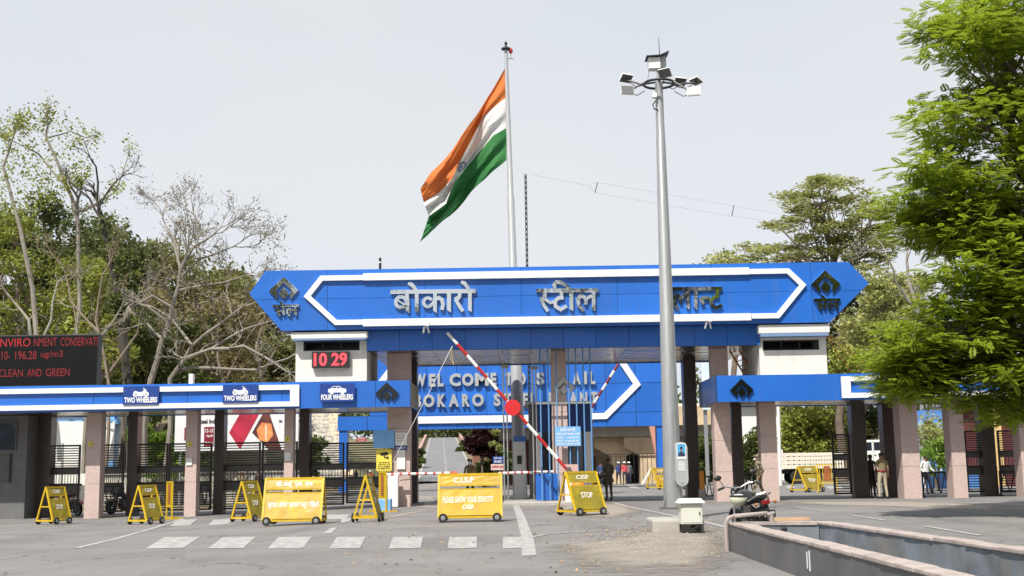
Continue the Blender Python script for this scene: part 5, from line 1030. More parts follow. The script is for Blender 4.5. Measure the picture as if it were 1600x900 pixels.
# ------------------------------------------------------------------ people
def person(label, loc, rz, shirt, trousers, pose=None, h=1.72, sleeves='long', head=None, headm=None, mask=None, beard=False, build=1., belt=None, skin=SKIN, group=None):
    J = dict(pel=(0,0,.95), wai=(0,.01,1.08), che=(0,.0,1.26), nb=(0,.01,1.43), nk=(0,-.005,1.50), hd=(0,-.02,1.60), tp=(0,-.01,1.685),
             shL=(.165,.01,1.40), elL=(.225,.03,1.13), wrL=(.24,-.03,.89), haL=(.243,-.05,.83), shR=(-.165,.01,1.40), elR=(-.225,.03,1.13), wrR=(-.24,-.03,.89), haR=(-.243,-.05,.83),
             hiL=(.09,0,.90), knL=(.105,-.02,.50), anL=(.11,.02,.085), toL=(.125,-.15,.04), hiR=(-.09,0,.90), knR=(-.105,-.02,.50), anR=(-.11,.02,.085), toR=(-.125,-.15,.04))
    J.update(pose or {}); b = build
    RD = dict(pel=(.135*b,.115*b), wai=(.135*b,.105*b), che=(.16*b,.115*b), nb=(.085,.07), nk=(.055,.058), hd=(.075,.09), tp=(.06,.07), sh=(.065*b,.062*b), el=(.043,.043), wr=(.03,.026), ha=(.04,.02), hi=(.09*b,.09*b), kn=(.06,.06), an=(.043,.045), to=(.042,.03))
    names = list(J); idx = {n: i for i, n in enumerate(names)}; V = [Vector(J[n]) for n in names]; rad = [RD.get(n, RD.get(n[:2])) for n in names]
    E_ = [('pel','wai'),('wai','che'),('che','nb'),('nb','nk'),('nk','hd'),('hd','tp')]
    for S_ in 'LR': E_ += [('nb','sh'+S_),('sh'+S_,'el'+S_),('el'+S_,'wr'+S_),('wr'+S_,'ha'+S_),('pel','hi'+S_),('hi'+S_,'kn'+S_),('kn'+S_,'an'+S_),('an'+S_,'to'+S_)]
    edges = [(idx[a], idx[c]) for a, c in E_]; bones = [(a, c) for a, c in E_]
    for S_ in 'LR':                                       # four fingers and a thumb, each its own short chain
        w0, h0 = Vector(J['wr'+S_]), Vector(J['ha'+S_]); d = (h0-w0).normalized(); sx = Vector((0,-1,0)) if abs(d.z) > .6 else Vector((0,0,1)); sx = (sx-d*sx.dot(d)).normalized(); cu = d.cross(sx)*(1 if S_ == 'L' else -1)
        for k, ln in enumerate((.062,.072,.068,.052)):
            p0 = h0+sx*(.027-.018*k); p1 = p0+d*ln*.55+cu*.004; p2 = p1+d*ln*.4-cu*.014
            for p in (p0+d*.012, p1, p2): V.append(p); rad.append((.0095,.009))
            n = len(V); edges += [(idx['ha'+S_], n-3),(n-3,n-2),(n-2,n-1)]; bones += [('ha'+S_,'ha'+S_)]*3
        p0 = h0.lerp(w0,.4)+sx*.035; p1 = p0+sx*.018+d*.03; p2 = p1+d*.028
        for p in (p0, p1, p2): V.append(p); rad.append((.011,.010))
        n = len(V); edges += [(idx['ha'+S_], n-3),(n-3,n-2),(n-2,n-1)]
    me = bpy.data.meshes.new('tmp'); me.from_pydata([tuple(v) for v in V], edges, []); o = bpy.data.objects.new('tmp', me); COL.objects.link(o)
    o.modifiers.new('Skin', 'SKIN')
    if not me.skin_vertices: raise RuntimeError('no skin layer')
    sk = me.skin_vertices[0].data
    for i, r_ in enumerate(rad): sk[i].radius = r_; sk[i].use_root = (i == 0)
    sb = o.modifiers.new('Sub', 'SUBSURF'); sb.levels = 2; sb.render_levels = 2
    dg = bpy.context.evaluated_depsgraph_get(); body = bpy.data.meshes.new_from_object(o.evaluated_get(dg)); bpy.data.objects.remove(o)
    root = thing('person', label, 'person', loc, rz, group); root.scale = (h/1.72,)*3
    mats = [skin, shirt, trousers, SHOE]
    body.materials.clear()
    for m in mats: body.materials.append(m)
    segs = []
    for a, c in E_:
        z = 0
        if a in ('nk','hd') or c == 'nk': z = 0
        elif a[:2] in ('sh','wa','ch','pe','nb'): z = 1
        if a[:2] == 'pe' and c[:2] == 'hi': z = 2
        if a[:2] == 'el': z = 1 if sleeves == 'long' else 0
        if a[:2] == 'wr': z = 0
        if a[:2] in ('hi','kn'): z = 2
        if a[:2] == 'an': z = 3
        segs.append((np.array(J[a],float), np.array(J[c],float), z))
    cen = np.array([p.center[:] for p in body.polygons]); best = np.full(len(cen), 9e9); zi = np.zeros(len(cen), int)
    for a, c, z in segs:
        ab = c-a; t = np.clip(((cen-a)@ab)/max(ab@ab,1e-9), 0, 1); dd = np.linalg.norm(cen-(a+t[:,None]*ab), axis=1)
        if sleeves != 'long' and z == 0 and False: pass
        k = dd < best; best[k] = dd[k]; zi[k] = z
    if sleeves == 'short':
        pass
    pz = np.array(J['pel'])[2]; k = (zi == 1) & (cen[:,2] < pz+.02) & (np.abs(cen[:,0]) < .17); zi[k] = 2
    body.polygons.foreach_set('material_index', zi.astype(np.int32)); body.polygons.foreach_set('use_smooth', [True]*len(zi)); body.update()
    bo = bpy.data.objects.new('body', body); COL.objects.link(bo); bo.parent = root
    hd = Vector(J['hd']); W_ = dict(world=False)
    MB().ball(hd+Vector((0,-.088,-.012)),(.016,.022,.024),8,6).build('nose', skin, root, smooth=True, **W_)
    for sgn in (-1,1): MB().ball(hd+Vector((sgn*.078,.012,-.005)),(.014,.024,.034),8,6).build('ear', skin, root, smooth=True, **W_)
    for sgn in (-1,1): MB().ball(hd+Vector((sgn*.030,-.078,.018)),(.012,.008,.007),8,6).build('eye', BLACK, root, **W_)
    MB().ball(hd+Vector((0,-.080,-.052)),(.024,.010,.007),8,5).build('mouth', mat('lips', (.17,.06,.045), .6), root, **W_)
    MB().ball(hd+Vector((0,.018,.035)),(.084,.092,.075),14,8,z0=-.35,z1=1).build('hair', HAIR, root, smooth=True, **W_)
    if head == 'cap':
        MB().ball(hd+Vector((0,.0,.05)),(.096,.106,.07),14,7,z0=-.1,z1=1).build('cap', headm, root, smooth=True, **W_); MB().ball(hd+Vector((0,-.11,.052)),(.07,.06,.010),12,4).build('cap_peak', headm, root, smooth=True, **W_)
    elif head == 'beret': MB().ball(hd+Vector((-.02,.0,.072)),(.115,.115,.045),14,7).build('beret', headm, root, smooth=True, **W_); MB().ball(hd+Vector((.05,-.098,.075)),(.014,.01,.018),8,5).build('badge', STEEL, root, **W_)
    elif head == 'helmet': MB().ball(hd+Vector((0,.0,.045)),(.118,.135,.10),16,8,z0=-.05,z1=1).build('helmet', HELM, root, smooth=True, **W_); MB().ball(hd+Vector((0,-.05,.045)),(.125,.135,.012),16,4).build('helmet_brim', HELM, root, smooth=True, **W_)
    if mask: MB().ball(hd+Vector((0,-.058,-.042)),(.060,.048,.052 if not beard else .085),12,8).build('face_mask', mask, root, smooth=True, **W_)
    if belt: p = Vector(J['pel']); MB().lathe([(.150*b,.05),(.153*b,.06),(.153*b,.10),(.150*b,.11)], p, 'z', 18).build('belt', belt, root, smooth=True, **W_).scale = (1,.88,1)
    return root
FR = dict(); fp = lambda px, py: G(px, py)
person('officer in a maroon beret and pale face covering behind the identity card barricade', fp(735,786), R(4), KHAKI, OLIVEC, h=1.80, head='beret', headm=MAROON, mask=GREYC if False else PAPER, beard=True, belt=MAROON, sleeves='long')
person('policeman in dark olive standing with his back turned right of the booth', fp(952,783), R(205), OLIVEC, OLIVEC, dict(elL=(.22,.0,1.14),wrL=(.14,-.2,1.05),haL=(.10,-.25,1.04),elR=(-.22,.0,1.14),wrR=(-.16,-.18,1.0),haR=(-.12,-.24,1.0),hd=(0,-.05,1.59),tp=(0,-.04,1.675)), h=1.74, belt=BLACK, build=1.08)
walk = dict(knL=(.10,-.14,.52),anL=(.10,-.12,.10),toL=(.11,-.28,.06),knR=(-.10,.06,.50),anR=(-.10,.24,.13),toR=(-.10,.10,.04),elL=(.21,.10,1.14),wrL=(.22,.12,.90),haL=(.22,.10,.84),elR=(-.21,-.05,1.14),wrR=(-.2,-.2,.95),haR=(-.19,-.24,.90))
person('worker in a blue shirt and white helmet walking left of the pink shirted worker', fp(967,757), R(15), BLUEC, NAVY, walk, head='helmet', group=None)
person('worker in a pink shirt and white helmet', fp(976.5,757.5), R(5), PINKC, NAVY, None, head='helmet'); person('worker in a grey shirt and white helmet right of the pink shirted worker', fp(983.5,757), R(-10), GREYC, NAVY, walk, head='helmet')
person('person in a blue shirt standing in shade beside the far motorcycles', fp(939,758), R(20), BLUEC, GREYC)
stride = dict(pel=(0,0,.93),wai=(0,-.01,1.07),che=(0,-.04,1.25),nb=(0,-.06,1.42),nk=(0,-.075,1.49),hd=(0,-.10,1.59),tp=(0,-.09,1.675),shL=(.165,-.05,1.39),shR=(-.165,-.05,1.39),knL=(.09,-.26,.52),anL=(.09,-.34,.12),toL=(.09,-.52,.08),knR=(-.09,.12,.50),anR=(-.09,.40,.14),toR=(-.09,.28,.04),elR=(-.2,-.02,1.12),wrR=(-.12,-.24,1.16),haR=(-.06,-.30,1.2),elL=(.21,.06,1.12),wrL=(.2,-.08,.92),haL=(.19,-.12,.87),hiL=(.09,-.02,.88),hiR=(-.09,.02,.88))
person('soldier in camouflage with a white mask striding left past the granite column', fp(1188,785), R(-72), CAMO, CAMO, stride, h=1.76, head='cap', headm=CAMO, mask=PAPER, belt=OLIVEC)
person('policeman in dark khaki standing half behind the dark column', fp(1363,777), R(170), OLIVEC, OLIVEC, h=1.72, head='cap', headm=HAIR, belt=BLACK)
person('policeman in a khaki shirt and cream trousers seen from behind', fp(1380.5,779.5), R(185), KHAKI, CREAMC, dict(elL=(.22,-.02,1.13),wrL=(.2,-.18,.98),haL=(.17,-.24,.98),knL=(.13,-.02,.5),anL=(.15,.02,.085),toL=(.18,-.15,.04),knR=(-.12,-.02,.5),anR=(-.15,.02,.085),toR=(-.18,-.15,.04)), h=1.76, head='beret', headm=HAIR, belt=MAROON, sleeves='short', build=1.08)
person('man in a white shirt and dark trousers leaning on the zigzag barrier', fp(1449,772), R(15), WHITEC, NAVY, dict(elL=(.26,.02,1.14),wrL=(.34,-.14,1.0),haL=(.38,-.19,.99),elR=(-.26,.02,1.14),wrR=(-.22,-.16,.98),haR=(-.2,-.2,.96),knR=(-.05,-.06,.5),anR=(-.02,-.05,.085),toR=(-.02,-.22,.04),knL=(.18,-.04,.5),anL=(.26,.02,.085),toL=(.3,-.15,.04)), h=1.66)
person('soldier in camouflage standing in the shade behind the slatted gate', fp(377,789), R(10), CAMO, CAMO, head='cap', headm=CAMO, h=1.70); person('heavy man in a dark shirt standing behind the slatted gate', fp(404,789), R(-15), mat('dark_maroon_cloth', (.05,.02,.02), .9), NAVY, build=1.2, h=1.76)
ride = dict(pel=(0,.1,.84),wai=(0,.08,.98),che=(0,.02,1.16),nb=(0,-.02,1.32),nk=(0,-.035,1.39),hd=(0,-.06,1.49),tp=(0,-.05,1.575),shL=(.165,-.02,1.29),shR=(-.165,-.02,1.29),elL=(.26,-.2,1.1),wrL=(.3,-.42,1.08),haL=(.3,-.48,1.07),elR=(-.26,-.2,1.1),wrR=(-.3,-.42,1.08),haR=(-.3,-.48,1.07),hiL=(.09,.08,.80),hiR=(-.09,.08,.80),knL=(.19,-.28,.66),anL=(.2,-.06,.34),toL=(.21,-.22,.28),knR=(-.19,-.28,.66),anR=(-.2,-.06,.34),toR=(-.21,-.22,.28))
v = G(580,763); person('rider in a red shirt and white helmet on the red motorcycle beyond the tall gate', v, R(-60), mat('red_cloth', (.55,.03,.03), .9), NAVY, ride, head='helmet')
person('person in dark clothes standing beyond the tall gate left of the red rider', fp(556,763), R(30), NAVY, NAVY)
# ------------------------------------------------------------------ background buildings and structures
s = thing('overpass', 'cream concrete overpass on bracketed piers in shadow beyond the inner portal', 'bridge', (X(940,750,96),96,0)); YO = 96.
zs0 = Z(985,668,YO); x0, x1 = X(742,700,YO), X(1045,700,YO)
MB().box(x0,x1+4,YO-1,YO+11,zs0+.1,zs0+1.6).build('deck', CREAM, s)
for i in range(6): y = YO+.2+i*1.9; MB().box(x0+.3,x1+3.8,y,y+.5,zs0-.7,zs0+.1).build('girder', CONC, s)
for px, Yq in ((942,YO+6),(966,YO+1.2),(1012,YO+.6),(1022,YO+7)):
    xc = X(px,700,Yq); zc_ = zs0-.72; MB().box(xc-.62,xc+.62,Yq,Yq+1.2,-.05,zc_-1.3).build('pier', CREAM, s)
    MB().xz([(xc-.62,zc_-1.5),(xc+.62,zc_-1.5),(xc+1.9,zc_-.8),(xc+1.9,zc_),(xc-1.9,zc_),(xc-1.9,zc_-.8)], Yq-.15, Yq+1.35).build('pier_cap', CREAM, s, bevel=.03)
MB().box(x0-.5,X(925,700,YO+9),YO+9,YO+9.6,-.05,zs0+.1).build('abutment', mat('red_brown_wall', (.22,.10,.075), .9, var=.15), s)
MB().box(X(925,700,YO+10),X(1010,700,YO+10),YO+10,YO+10.4,-.05,zs0-.2).build('shadow_sheet', mat('deck_shadow', (.07,.07,.07), .9, col2=(.16,.16,.17), vs_=.8), s)  # dark sheet coloured to stand for the shadow beneath the deck
mb = MB()
for i in range(14): x = X(935+i*7,740,YO-1.6); mb.box(x-.02,x+.02,YO-1.62,YO-1.58,0,Z(985,709,YO-1.6))
mb.box(X(930,740,YO-1.6),X(1028,740,YO-1.6),YO-1.63,YO-1.57,Z(985,709,YO-1.6)-.06,Z(985,709,YO-1.6)); o = mb.build('site_fence', BLACK); tag(o, 'thin black rail fence in front of the overpass piers', 'fence')
o = MB().bar((X(1003,755,90),90,.05),(X(1018,731,90),90,Z(1018,731,90)),.14).build('steel_prop', WPAINT); tag(o, 'white steel prop leaning against the overpass pier', 'prop')
o = MB().xz([(X(1014,665,88),Z(1014,664,88)),(X(1024,665,88),Z(1024,664,88)),(X(1034,735,88),Z(1034,738,88)),(X(1030,735,88),Z(1030,738,88))], 88, 88.3).build('pink_stair_string', mat('salmon_concrete', (.55,.27,.20), .9)); tag(o, 'slanting salmon stair edge beside the overpass', 'stair')
# billboard behind the left gates
YBB = 57.5; s = thing('billboard', 'white steel industry billboard with a red diamond and molten steel picture', 'billboard', (X(355,700,YBB),YBB,gz(-20)))
bx = lambda px, py: (X(px,py,YBB), Z(px,py,YBB))
MB().box(bx(273,680)[0], bx(466,680)[0], YBB, YBB+.12, bx(360,704)[1], bx(360,636)[1]).build('board', mat('billboard_white', (.70,.70,.71), .6, var=.04), s)
MB().xz([bx(358,676),bx(378,641),bx(408,641),bx(375,702)], YBB-.012, YBB-.001).build('red_diamond', mat('billboard_red', (.42,.02,.05), .5, var=.3, vs_=1.5), s)
MB().xz([bx(394,676),bx(411,646),bx(421,646),bx(441,705),bx(420,703)], YBB-.012, YBB-.001).build('dark_picture', mat('billboard_dark', (.05,.02,.02), .5, col2=(.20,.05,.03), vs_=1.5), s)
MB().xz([bx(401,672),bx(409,660),bx(424,662),bx(427,680),bx(418,691),bx(405,688)], YBB-.02, YBB-.0125).build('molten_glow_print', mat('molten_print', (.62,.16,.05), .5, col2=(.75,.35,.12), vs_=2), s)
MB().xz([bx(414.5,664),bx(417,664),bx(416.5,688),bx(414.8,688)], YBB-.026, YBB-.0205).build('pour_print', mat('pour_print', (.8,.66,.5), .5), s)
MB().box(bx(319,680)[0], bx(334,680)[0], YBB-.012, YBB-.001, bx(326,698)[1], bx(326,667)[1]).build('maroon_box', MAROON, s); MB().box(bx(288,680)[0], bx(292,680)[0], YBB-.012, YBB-.001, bx(290,688)[1], bx(290,668)[1]).build('maroon_box', MAROON, s)
for t, l, r, y1, y0, m in (('& Steel Industries',303,356,662,655,BLACK),('12-13',321,333,676,670,WPAINT),('April',322,332,684,679,WPAINT),('Bokaro',321,333,694,690,WPAINT),('2024',345,352,700,674,BLACK),('SAIL',436,441,660,656,BLACK)):
    mb = MB(); addtext(mb, t, (bx(l,y1)[0], bx(r,y1)[0], bx(l,y1)[1], bx(l,y0)[1]), YBB-.013, .008, .02); mb.build('lettering', m, s)
for px in (280, 345, 410, 460): MB().box(X(px,720,YBB+.2), X(px+3,720,YBB+.2), YBB+.13, YBB+.3, gz(-20)-.05, bx(360,650)[1]).build('post', GALV, s)
# white and blue shed behind the left gates
YS = 70.; s = thing('shed', 'white shed with blue sunshades behind the leftmost gates', 'building', (X(130,720,YS),YS,-.27))
sx = lambda px: X(px,690,YS); szz = lambda y: Z(130,y,YS)
MB().box(sx(-60),sx(188),YS,YS+6,-.3,szz(642)).build('wall', WALLW, s); MB().box(sx(60),sx(190),YS-.9,YS-.02,szz(664),szz(657)).build('sunshade', LBLUE, s); MB().box(sx(60),sx(190),YS-.5,YS-.02,szz(645),szz(641)).build('sunshade', LBLUE, s)
for px in (88, 119, 147): MB().box(sx(px),sx(px+4),YS-.7,YS-.025,szz(688),szz(664)).build('shade_fin', LBLUE, s); MB().box(sx(px-10),sx(px+2),YS-.04,YS-.001,szz(686),szz(670)).build('window', mat('shed_window', (.32,.30,.24), .4), s)
MB().box(sx(164),sx(181),YS-.4,YS-.002,-.3,szz(641)).build('blue_column', LBLUE, s); MB().bar((sx(70),YS-2.4,szz(690)),(sx(200),YS-2.4,szz(692)),.18,2.2).build('awning', WPAINT, s); 
for px in (75, 130, 185): MB().box(sx(px),sx(px)+.1,YS-3.3,YS-3.2,-.3,szz(691)-.12).build('awning_post', GALV, s)
# pitched stone slope and its cream edge, stone boundary wall behind the gates
s = thing('stone_slope', 'pale stone pitched slope with a cream edge left of the inner portal', 'slope', (X(500,720,84),84,-.1))
STN = mat('pitched_stone', (.44,.43,.40), .95, island=.45, var=.2, vs_=3); mb = MB()
for i in range(26):
    for j in range(16):
        px = 484+i*2.3+random.uniform(-.6,.6)+(j%2); py = 738-j*6.3+random.uniform(-1,1); Yq = 80+j*.5
        if px > 541-j*1.6: continue
        c = P(px, py, Yq); r_ = random.uniform(.16,.26); mb.ball(c, (r_*1.1, .12, r_), 6, 4)
o = mb.build('pitching_stone', STN, s); o['kind'] = 'stuff'
MB().add([P(482,745,79.9),P(545,745,79.9),P(520,640,88.2),P(482,640,88.2),P(482,745,81),P(545,745,81),P(520,640,89),P(482,640,89)],[(0,1,2,3),(7,6,5,4),(0,4,5,1),(1,5,6,2),(2,6,7,3),(3,7,4,0)]).build('slope_bed', CONC, s); MB().bar(P(544,745,80),P(516,638,88.3),.75,.3).build('slope_edge', CREAM, s)
s = thing('boundary_wall', 'low rubble stone boundary wall behind the left gates', 'wall', (X(330,740,66),66,gz(-15))); mb = MB(); y_ = 66.
for j in range(6):
    x = X(150,740,y_)+random.uniform(0,.3)
    while x < X(480,740,y_):
        w_ = random.uniform(.35,.75); mb.box(x+.02,x+w_-.02,y_-random.uniform(.04,.1),y_+.2,gz(x)+j*.23,gz(x)+j*.23+.20); x += w_
o = mb.build('rubble_stone', STN, s); o['kind'] = 'stuff'; MB().box(X(150,740,y_),X(480,740,y_),y_-.02,y_+.18,-.3,1.35).build('wall_core', CONC, s); MB().box(X(150,740,y_),X(480,740,y_),y_-.12,y_+.22,1.36,1.44).build('coping', CONC, s)
# white building and wall beyond the right canopy, coloured building far right
s = thing('white_building', 'plain white building beyond the right canopy columns', 'building', (X(1140,730,104),104,0)); Yw = 104.
wx = lambda px: X(px,680,Yw); wz = lambda y: Z(1140,y,Yw)
MB().box(wx(1040),wx(1222),Yw,Yw+8,-.1,wz(634)).build('wall', mat('bright_wall', (.76,.76,.75), .8, streak=.06), s); MB().box(wx(1030),wx(1226),Yw-.6,Yw+8,wz(634)+.003,wz(630)).build('roof', WALLW, s); MB().box(wx(1030),wx(1190),Yw-.5,Yw-.003,wz(697),wz(692)).build('ledge', CONC, s)
for px in (1092,1106,1160,1176): MB().box(wx(px),wx(px+8),Yw-.03,Yw-.002,wz(720),wz(700)).build('window', GLASS, s)
o = MB().tube([(X(1219,745,78),78,0),(X(1216,640,78),78,Z(1216,630,78))],.10,8).build('white_pipe_post', WPAINT); tag(o, 'slender white pipe post behind the column by the walking soldier', 'post')
YC_ = 66.; s = thing('coloured_building', 'building painted blue, yellow and maroon at the far right', 'building', (X(1530,740,YC_),YC_,0)); cx_ = lambda px: X(px,700,YC_); cz_ = lambda y: Z(1530,y,YC_)
CBL = mat('wall_blue', (.07,.20,.50), .7, var=.1, grime=.15); CYL = mat('wall_yellow', (.60,.42,.17), .8, var=.06); CMR = mat('wall_maroon', (.10,.022,.024), .7, var=.15)
for l, r, m, t in ((1425,1494,CBL,640),(1494,1506,CYL,632),(1506,1548,CMR,632),(1548,1567,CYL,632),(1567,1600,CMR,632),(1600,1640,CBL,640),(1640,1680,CYL,636)):
    MB().box(cx_(l)+.002,cx_(r),YC_+(.15 if m is CMR else 0),YC_+5,0,cz_(t)).build('wall_bay', m, s)
MB().box(cx_(1490),cx_(1690),YC_-.5,YC_+5,cz_(632)+.01,cz_(625)).build('roof_slab', CONC, s)
for l in (1437, 1462, 1478): MB().box(cx_(l),cx_(l+5),YC_-.25,YC_-.002,0,cz_(668)).build('white_pilaster', WPAINT, s)
MB().box(cx_(1425),cx_(1494),YC_-.3,YC_-.003,cz_(668),cz_(658)).build('sunshade', LBLUE, s); MB().box(cx_(1425),cx_(1494),YC_-3,YC_-2.6,0,.9).build('low_wall', CBL, s)
o = MB().box(X(1096,580,70),X(1117,580,70),70,70.2,Z(1105,640,70),Z(1105,567,70)).build('hoarding', mat('hoarding_blue', (.45,.62,.70), .6, col2=(.75,.77,.78), vs_=.8)); tag(o, 'pale blue and white hoarding glimpsed between the columns above the right canopy', 'hoarding')
o = MB().box(X(1096,600,70)+.1,X(1096,600,70)+.3,70.2,70.35,0,Z(1105,600,70)).build('hoarding_post', GALV, o, world=False)
# ------------------------------------------------------------------ trees
def fastmesh(name, V, F, m, parent, nv=4, off=Vector()):
    me = bpy.data.meshes.new(name); n = len(V); k = len(F); V = V-np.array(off[:])
    me.vertices.add(n); me.vertices.foreach_set('co', V.astype(np.float32).ravel()); me.loops.add(k*nv); me.loops.foreach_set('vertex_index', F.astype(np.int32).ravel())
    me.polygons.add(k); me.polygons.foreach_set('loop_start', np.arange(0, k*nv, nv, dtype=np.int32)); me.polygons.foreach_set('loop_total', np.full(k, nv, dtype=np.int32))
    me.materials.append(m); me.update(calc_edges=True); o = bpy.data.objects.new(name, me); COL.objects.link(o); o.parent = parent; return o
rng = np.random.default_rng(11)
def unit(n):
    v = rng.normal(size=(n,3)); return v/np.linalg.norm(v, axis=1)[:,None]
def leaves_at(C, size, up=.6, aspect=.5, jit=.35):
    """one folded diamond leaf per centre"""
    n = len(C); N_ = unit(n)*(1-up)+np.array([0,0,up]); N_ += unit(n)*.25; N_ /= np.linalg.norm(N_,axis=1)[:,None]
    A = np.cross(N_, unit(n)); A /= np.linalg.norm(A,axis=1)[:,None]+1e-9; B = np.cross(N_, A); s_ = size*(1+jit*rng.normal(size=(n,1))).clip(.4,2)
    V = np.stack([C-A*s_, C+B*s_*aspect-N_*s_*.12, C+A*s_-N_*s_*.25, C-B*s_*aspect-N_*s_*.12], 1).reshape(-1,3); return V, np.arange(4*n).reshape(-1,4)
def inpoly(x, y, poly):
    r = np.zeros(len(x), bool); n = len(poly)
    for i in range(n):
        (x1,y1),(x2,y2) = poly[i-1], poly[i]; c = ((y1 > y) != (y2 > y)) & (x < (x2-x1)*(y-y1)/(y2-y1+1e-9)+x1); r ^= c
    return r
def clumps_in(poly, n, Yc, dy):
    xs = [p[0] for p in poly]; ys = [p[1] for p in poly]; out = []
    while len(out) < n:
        x = rng.uniform(min(xs),max(xs),64); y = rng.uniform(min(ys),max(ys),64); k = inpoly(x,y,poly)
        for a, b in zip(x[k], y[k]): out.append(np.array(P(a, b, Yc+rng.uniform(-dy,dy))[:]))
    return np.array(out[:n])
def crook(a, b, k=5, amp=.12, sag=0):
    a, b = np.array(a,float), np.array(b,float); L_ = np.linalg.norm(b-a); pts = []
    for i in range(k+1):
        t = i/k; p = a+(b-a)*t
        if 0 < i < k: p = p+rng.normal(size=3)*amp*L_/k
        p[2] += sag*L_*math.sin(math.pi*t); pts.append(p)
    return pts
def skeleton(mb, base, C, rt, fork=.35, nl=6, sag=.06, twig=.03, top=None):
    cen = C.mean(0); zmin = C[:,2].min(); f = np.array(base,float); top = np.array(top,float) if top is not None else np.array([f[0]*.55+cen[0]*.45, f[1]*.5+cen[1]*.5, f[2]+(cen[2]-f[2])*fork+(zmin-f[2])*.3])
    tr = crook(f-[0,0,.3], top, 6, .10); mb.tube(tr, [rt*(1.25-.55*i/6) if i else rt*1.6 for i in range(7)], 9)
    ids = rng.choice(len(C), min(nl,len(C)), replace=False); S_ = C[ids]; own = np.argmin(((C[:,None]-S_[None])**2).sum(2),1); tot = []
    for j in range(len(S_)):
        mem = C[own == j]; tgt = mem.mean(0); lim = crook(top, tgt, 6, .22, sag); r0 = rt*.6
        mb.tube(lim, [r0*(1-.75*i/6) for i in range(7)], 6)
        for c in mem:
            q = lim[min(6, max(1, int(rng.integers(2,7))))]; mb.tube(crook(q, c, 4, .2, .05), [rt*.22, rt*.17, rt*.12, max(twig,.03*rt), twig*.6], 4)
    return top
def treething(name, label, base, group=None): return thing(name, label, 'tree', tuple(base), 0, group)
def tree(label, poly, Yc, dy, n, rad, nleaf, size, m, basepx, rt=.22, bark=BARK, flat=.7, up=.5, aspect=.5, nl=6, name='tree', sky=.0, top=None, twig=.03, z0=None):
    bx_ = X(basepx,740,Yc); base = (bx_, Yc, gz(bx_) if z0 is None else z0); t = treething(name, label, base); C = clumps_in(poly, n, Yc, dy)
    mb = MB(); skeleton(mb, base, C, rt, nl=nl, top=top, twig=twig); mb.build('trunk', bark, t, smooth=True, recalc=False)
    per = rng.poisson(nleaf, len(C)).clip(3); pts = np.repeat(C, per, 0); rr = np.repeat(rad*(.6+.8*rng.random(len(C))), per)[:,None]
    d = unit(len(pts))*rng.random((len(pts),1))**.45*rr; d[:,2] *= flat; pts = pts+d
    V, F = leaves_at(pts, size, up, aspect); fastmesh('crown', V, F, m, t, 4, Vector(base)); return t
def baretree(label, base, limbs, Yc, dyr, rt, bark=BARKP, depth=5, spread=.55, tw=.018, nleaf=0, lm=None, kids=(2,3), shrink=.72, lsc=.58, lsize=.06, extra=None):
    """limbs: pixel polylines of the main limbs, each with its start and end radius"""
    t = treething('bare_tree', label, base); mb = MB(); tips = []
    def grow(p, d, ln, r, lev):
        if lev == 0 or ln < .25: tips.append(p); return
        q = p+d*ln*.5+rng.normal(size=3)*ln*.08; e = q+d*ln*.5+rng.normal(size=3)*ln*.10
        mb.tube([p,q,e], [r, r*.85, max(r*.68,tw*.7)], 4 if lev < 3 else 5)
        for k in range(rng.integers(*kids)+1 if lev > 1 else 2):
            dd = d+rng.normal(size=3)*spread; dd[2] += .10; dd /= np.linalg.norm(dd); s0 = q if k == 0 and rng.random() < .5 else e
            grow(s0, dd, ln*shrink*rng.uniform(.7,1.15), max(r*.6,tw), lev-1)
    for px, r0, r1, ln in limbs:
        ln *= lsc
        Yoff = rng.uniform(-dyr,dyr); pts = [np.array(P(x,y,Yc+Yoff*i/len(px))[:]) for i,(x,y) in enumerate(px)]; fine = []
        for a, b in zip(pts, pts[1:]): fine += [a, (a+b)/2+rng.normal(size=3)*.03*np.linalg.norm(b-a)]
        fine.append(pts[-1]); n = len(fine); mb.tube(fine, [r0+(r1-r0)*i/(n-1) for i in range(n)], 7)
        for i in range(2, n):
            d = fine[i]-fine[i-1]; d /= np.linalg.norm(d); rr = r0+(r1-r0)*i/(n-1)
            if i == n-1: 
                for _ in range(2):
                    dd = d+rng.normal(size=3)*.3; dd /= np.linalg.norm(dd); grow(fine[i], dd, ln, rr, depth)
            elif rng.random() < .75: dd = d*.5+rng.normal(size=3)*.7; dd[2] += .25; dd /= np.linalg.norm(dd); grow(fine[i], dd, ln*.8, rr*.5, depth-1)
    mb.build('trunk', bark, t, smooth=True, recalc=False)
    if nleaf and tips:
        T = np.array(tips) if not extra else np.concatenate([np.array(tips), clumps_in(extra[0], extra[1], Yc, 2.5)]); per = rng.poisson(nleaf, len(T)); pts = np.repeat(T, per, 0); pts = pts+rng.normal(size=pts.shape)*.22
        V, F = leaves_at(pts, lsize, .4, .6); fastmesh('crown', V, F, lm, t, 4, Vector(base))
    return t
gb = lambda px, Y: (X(px,740,Y), Y, gz(X(px,740,Y)))
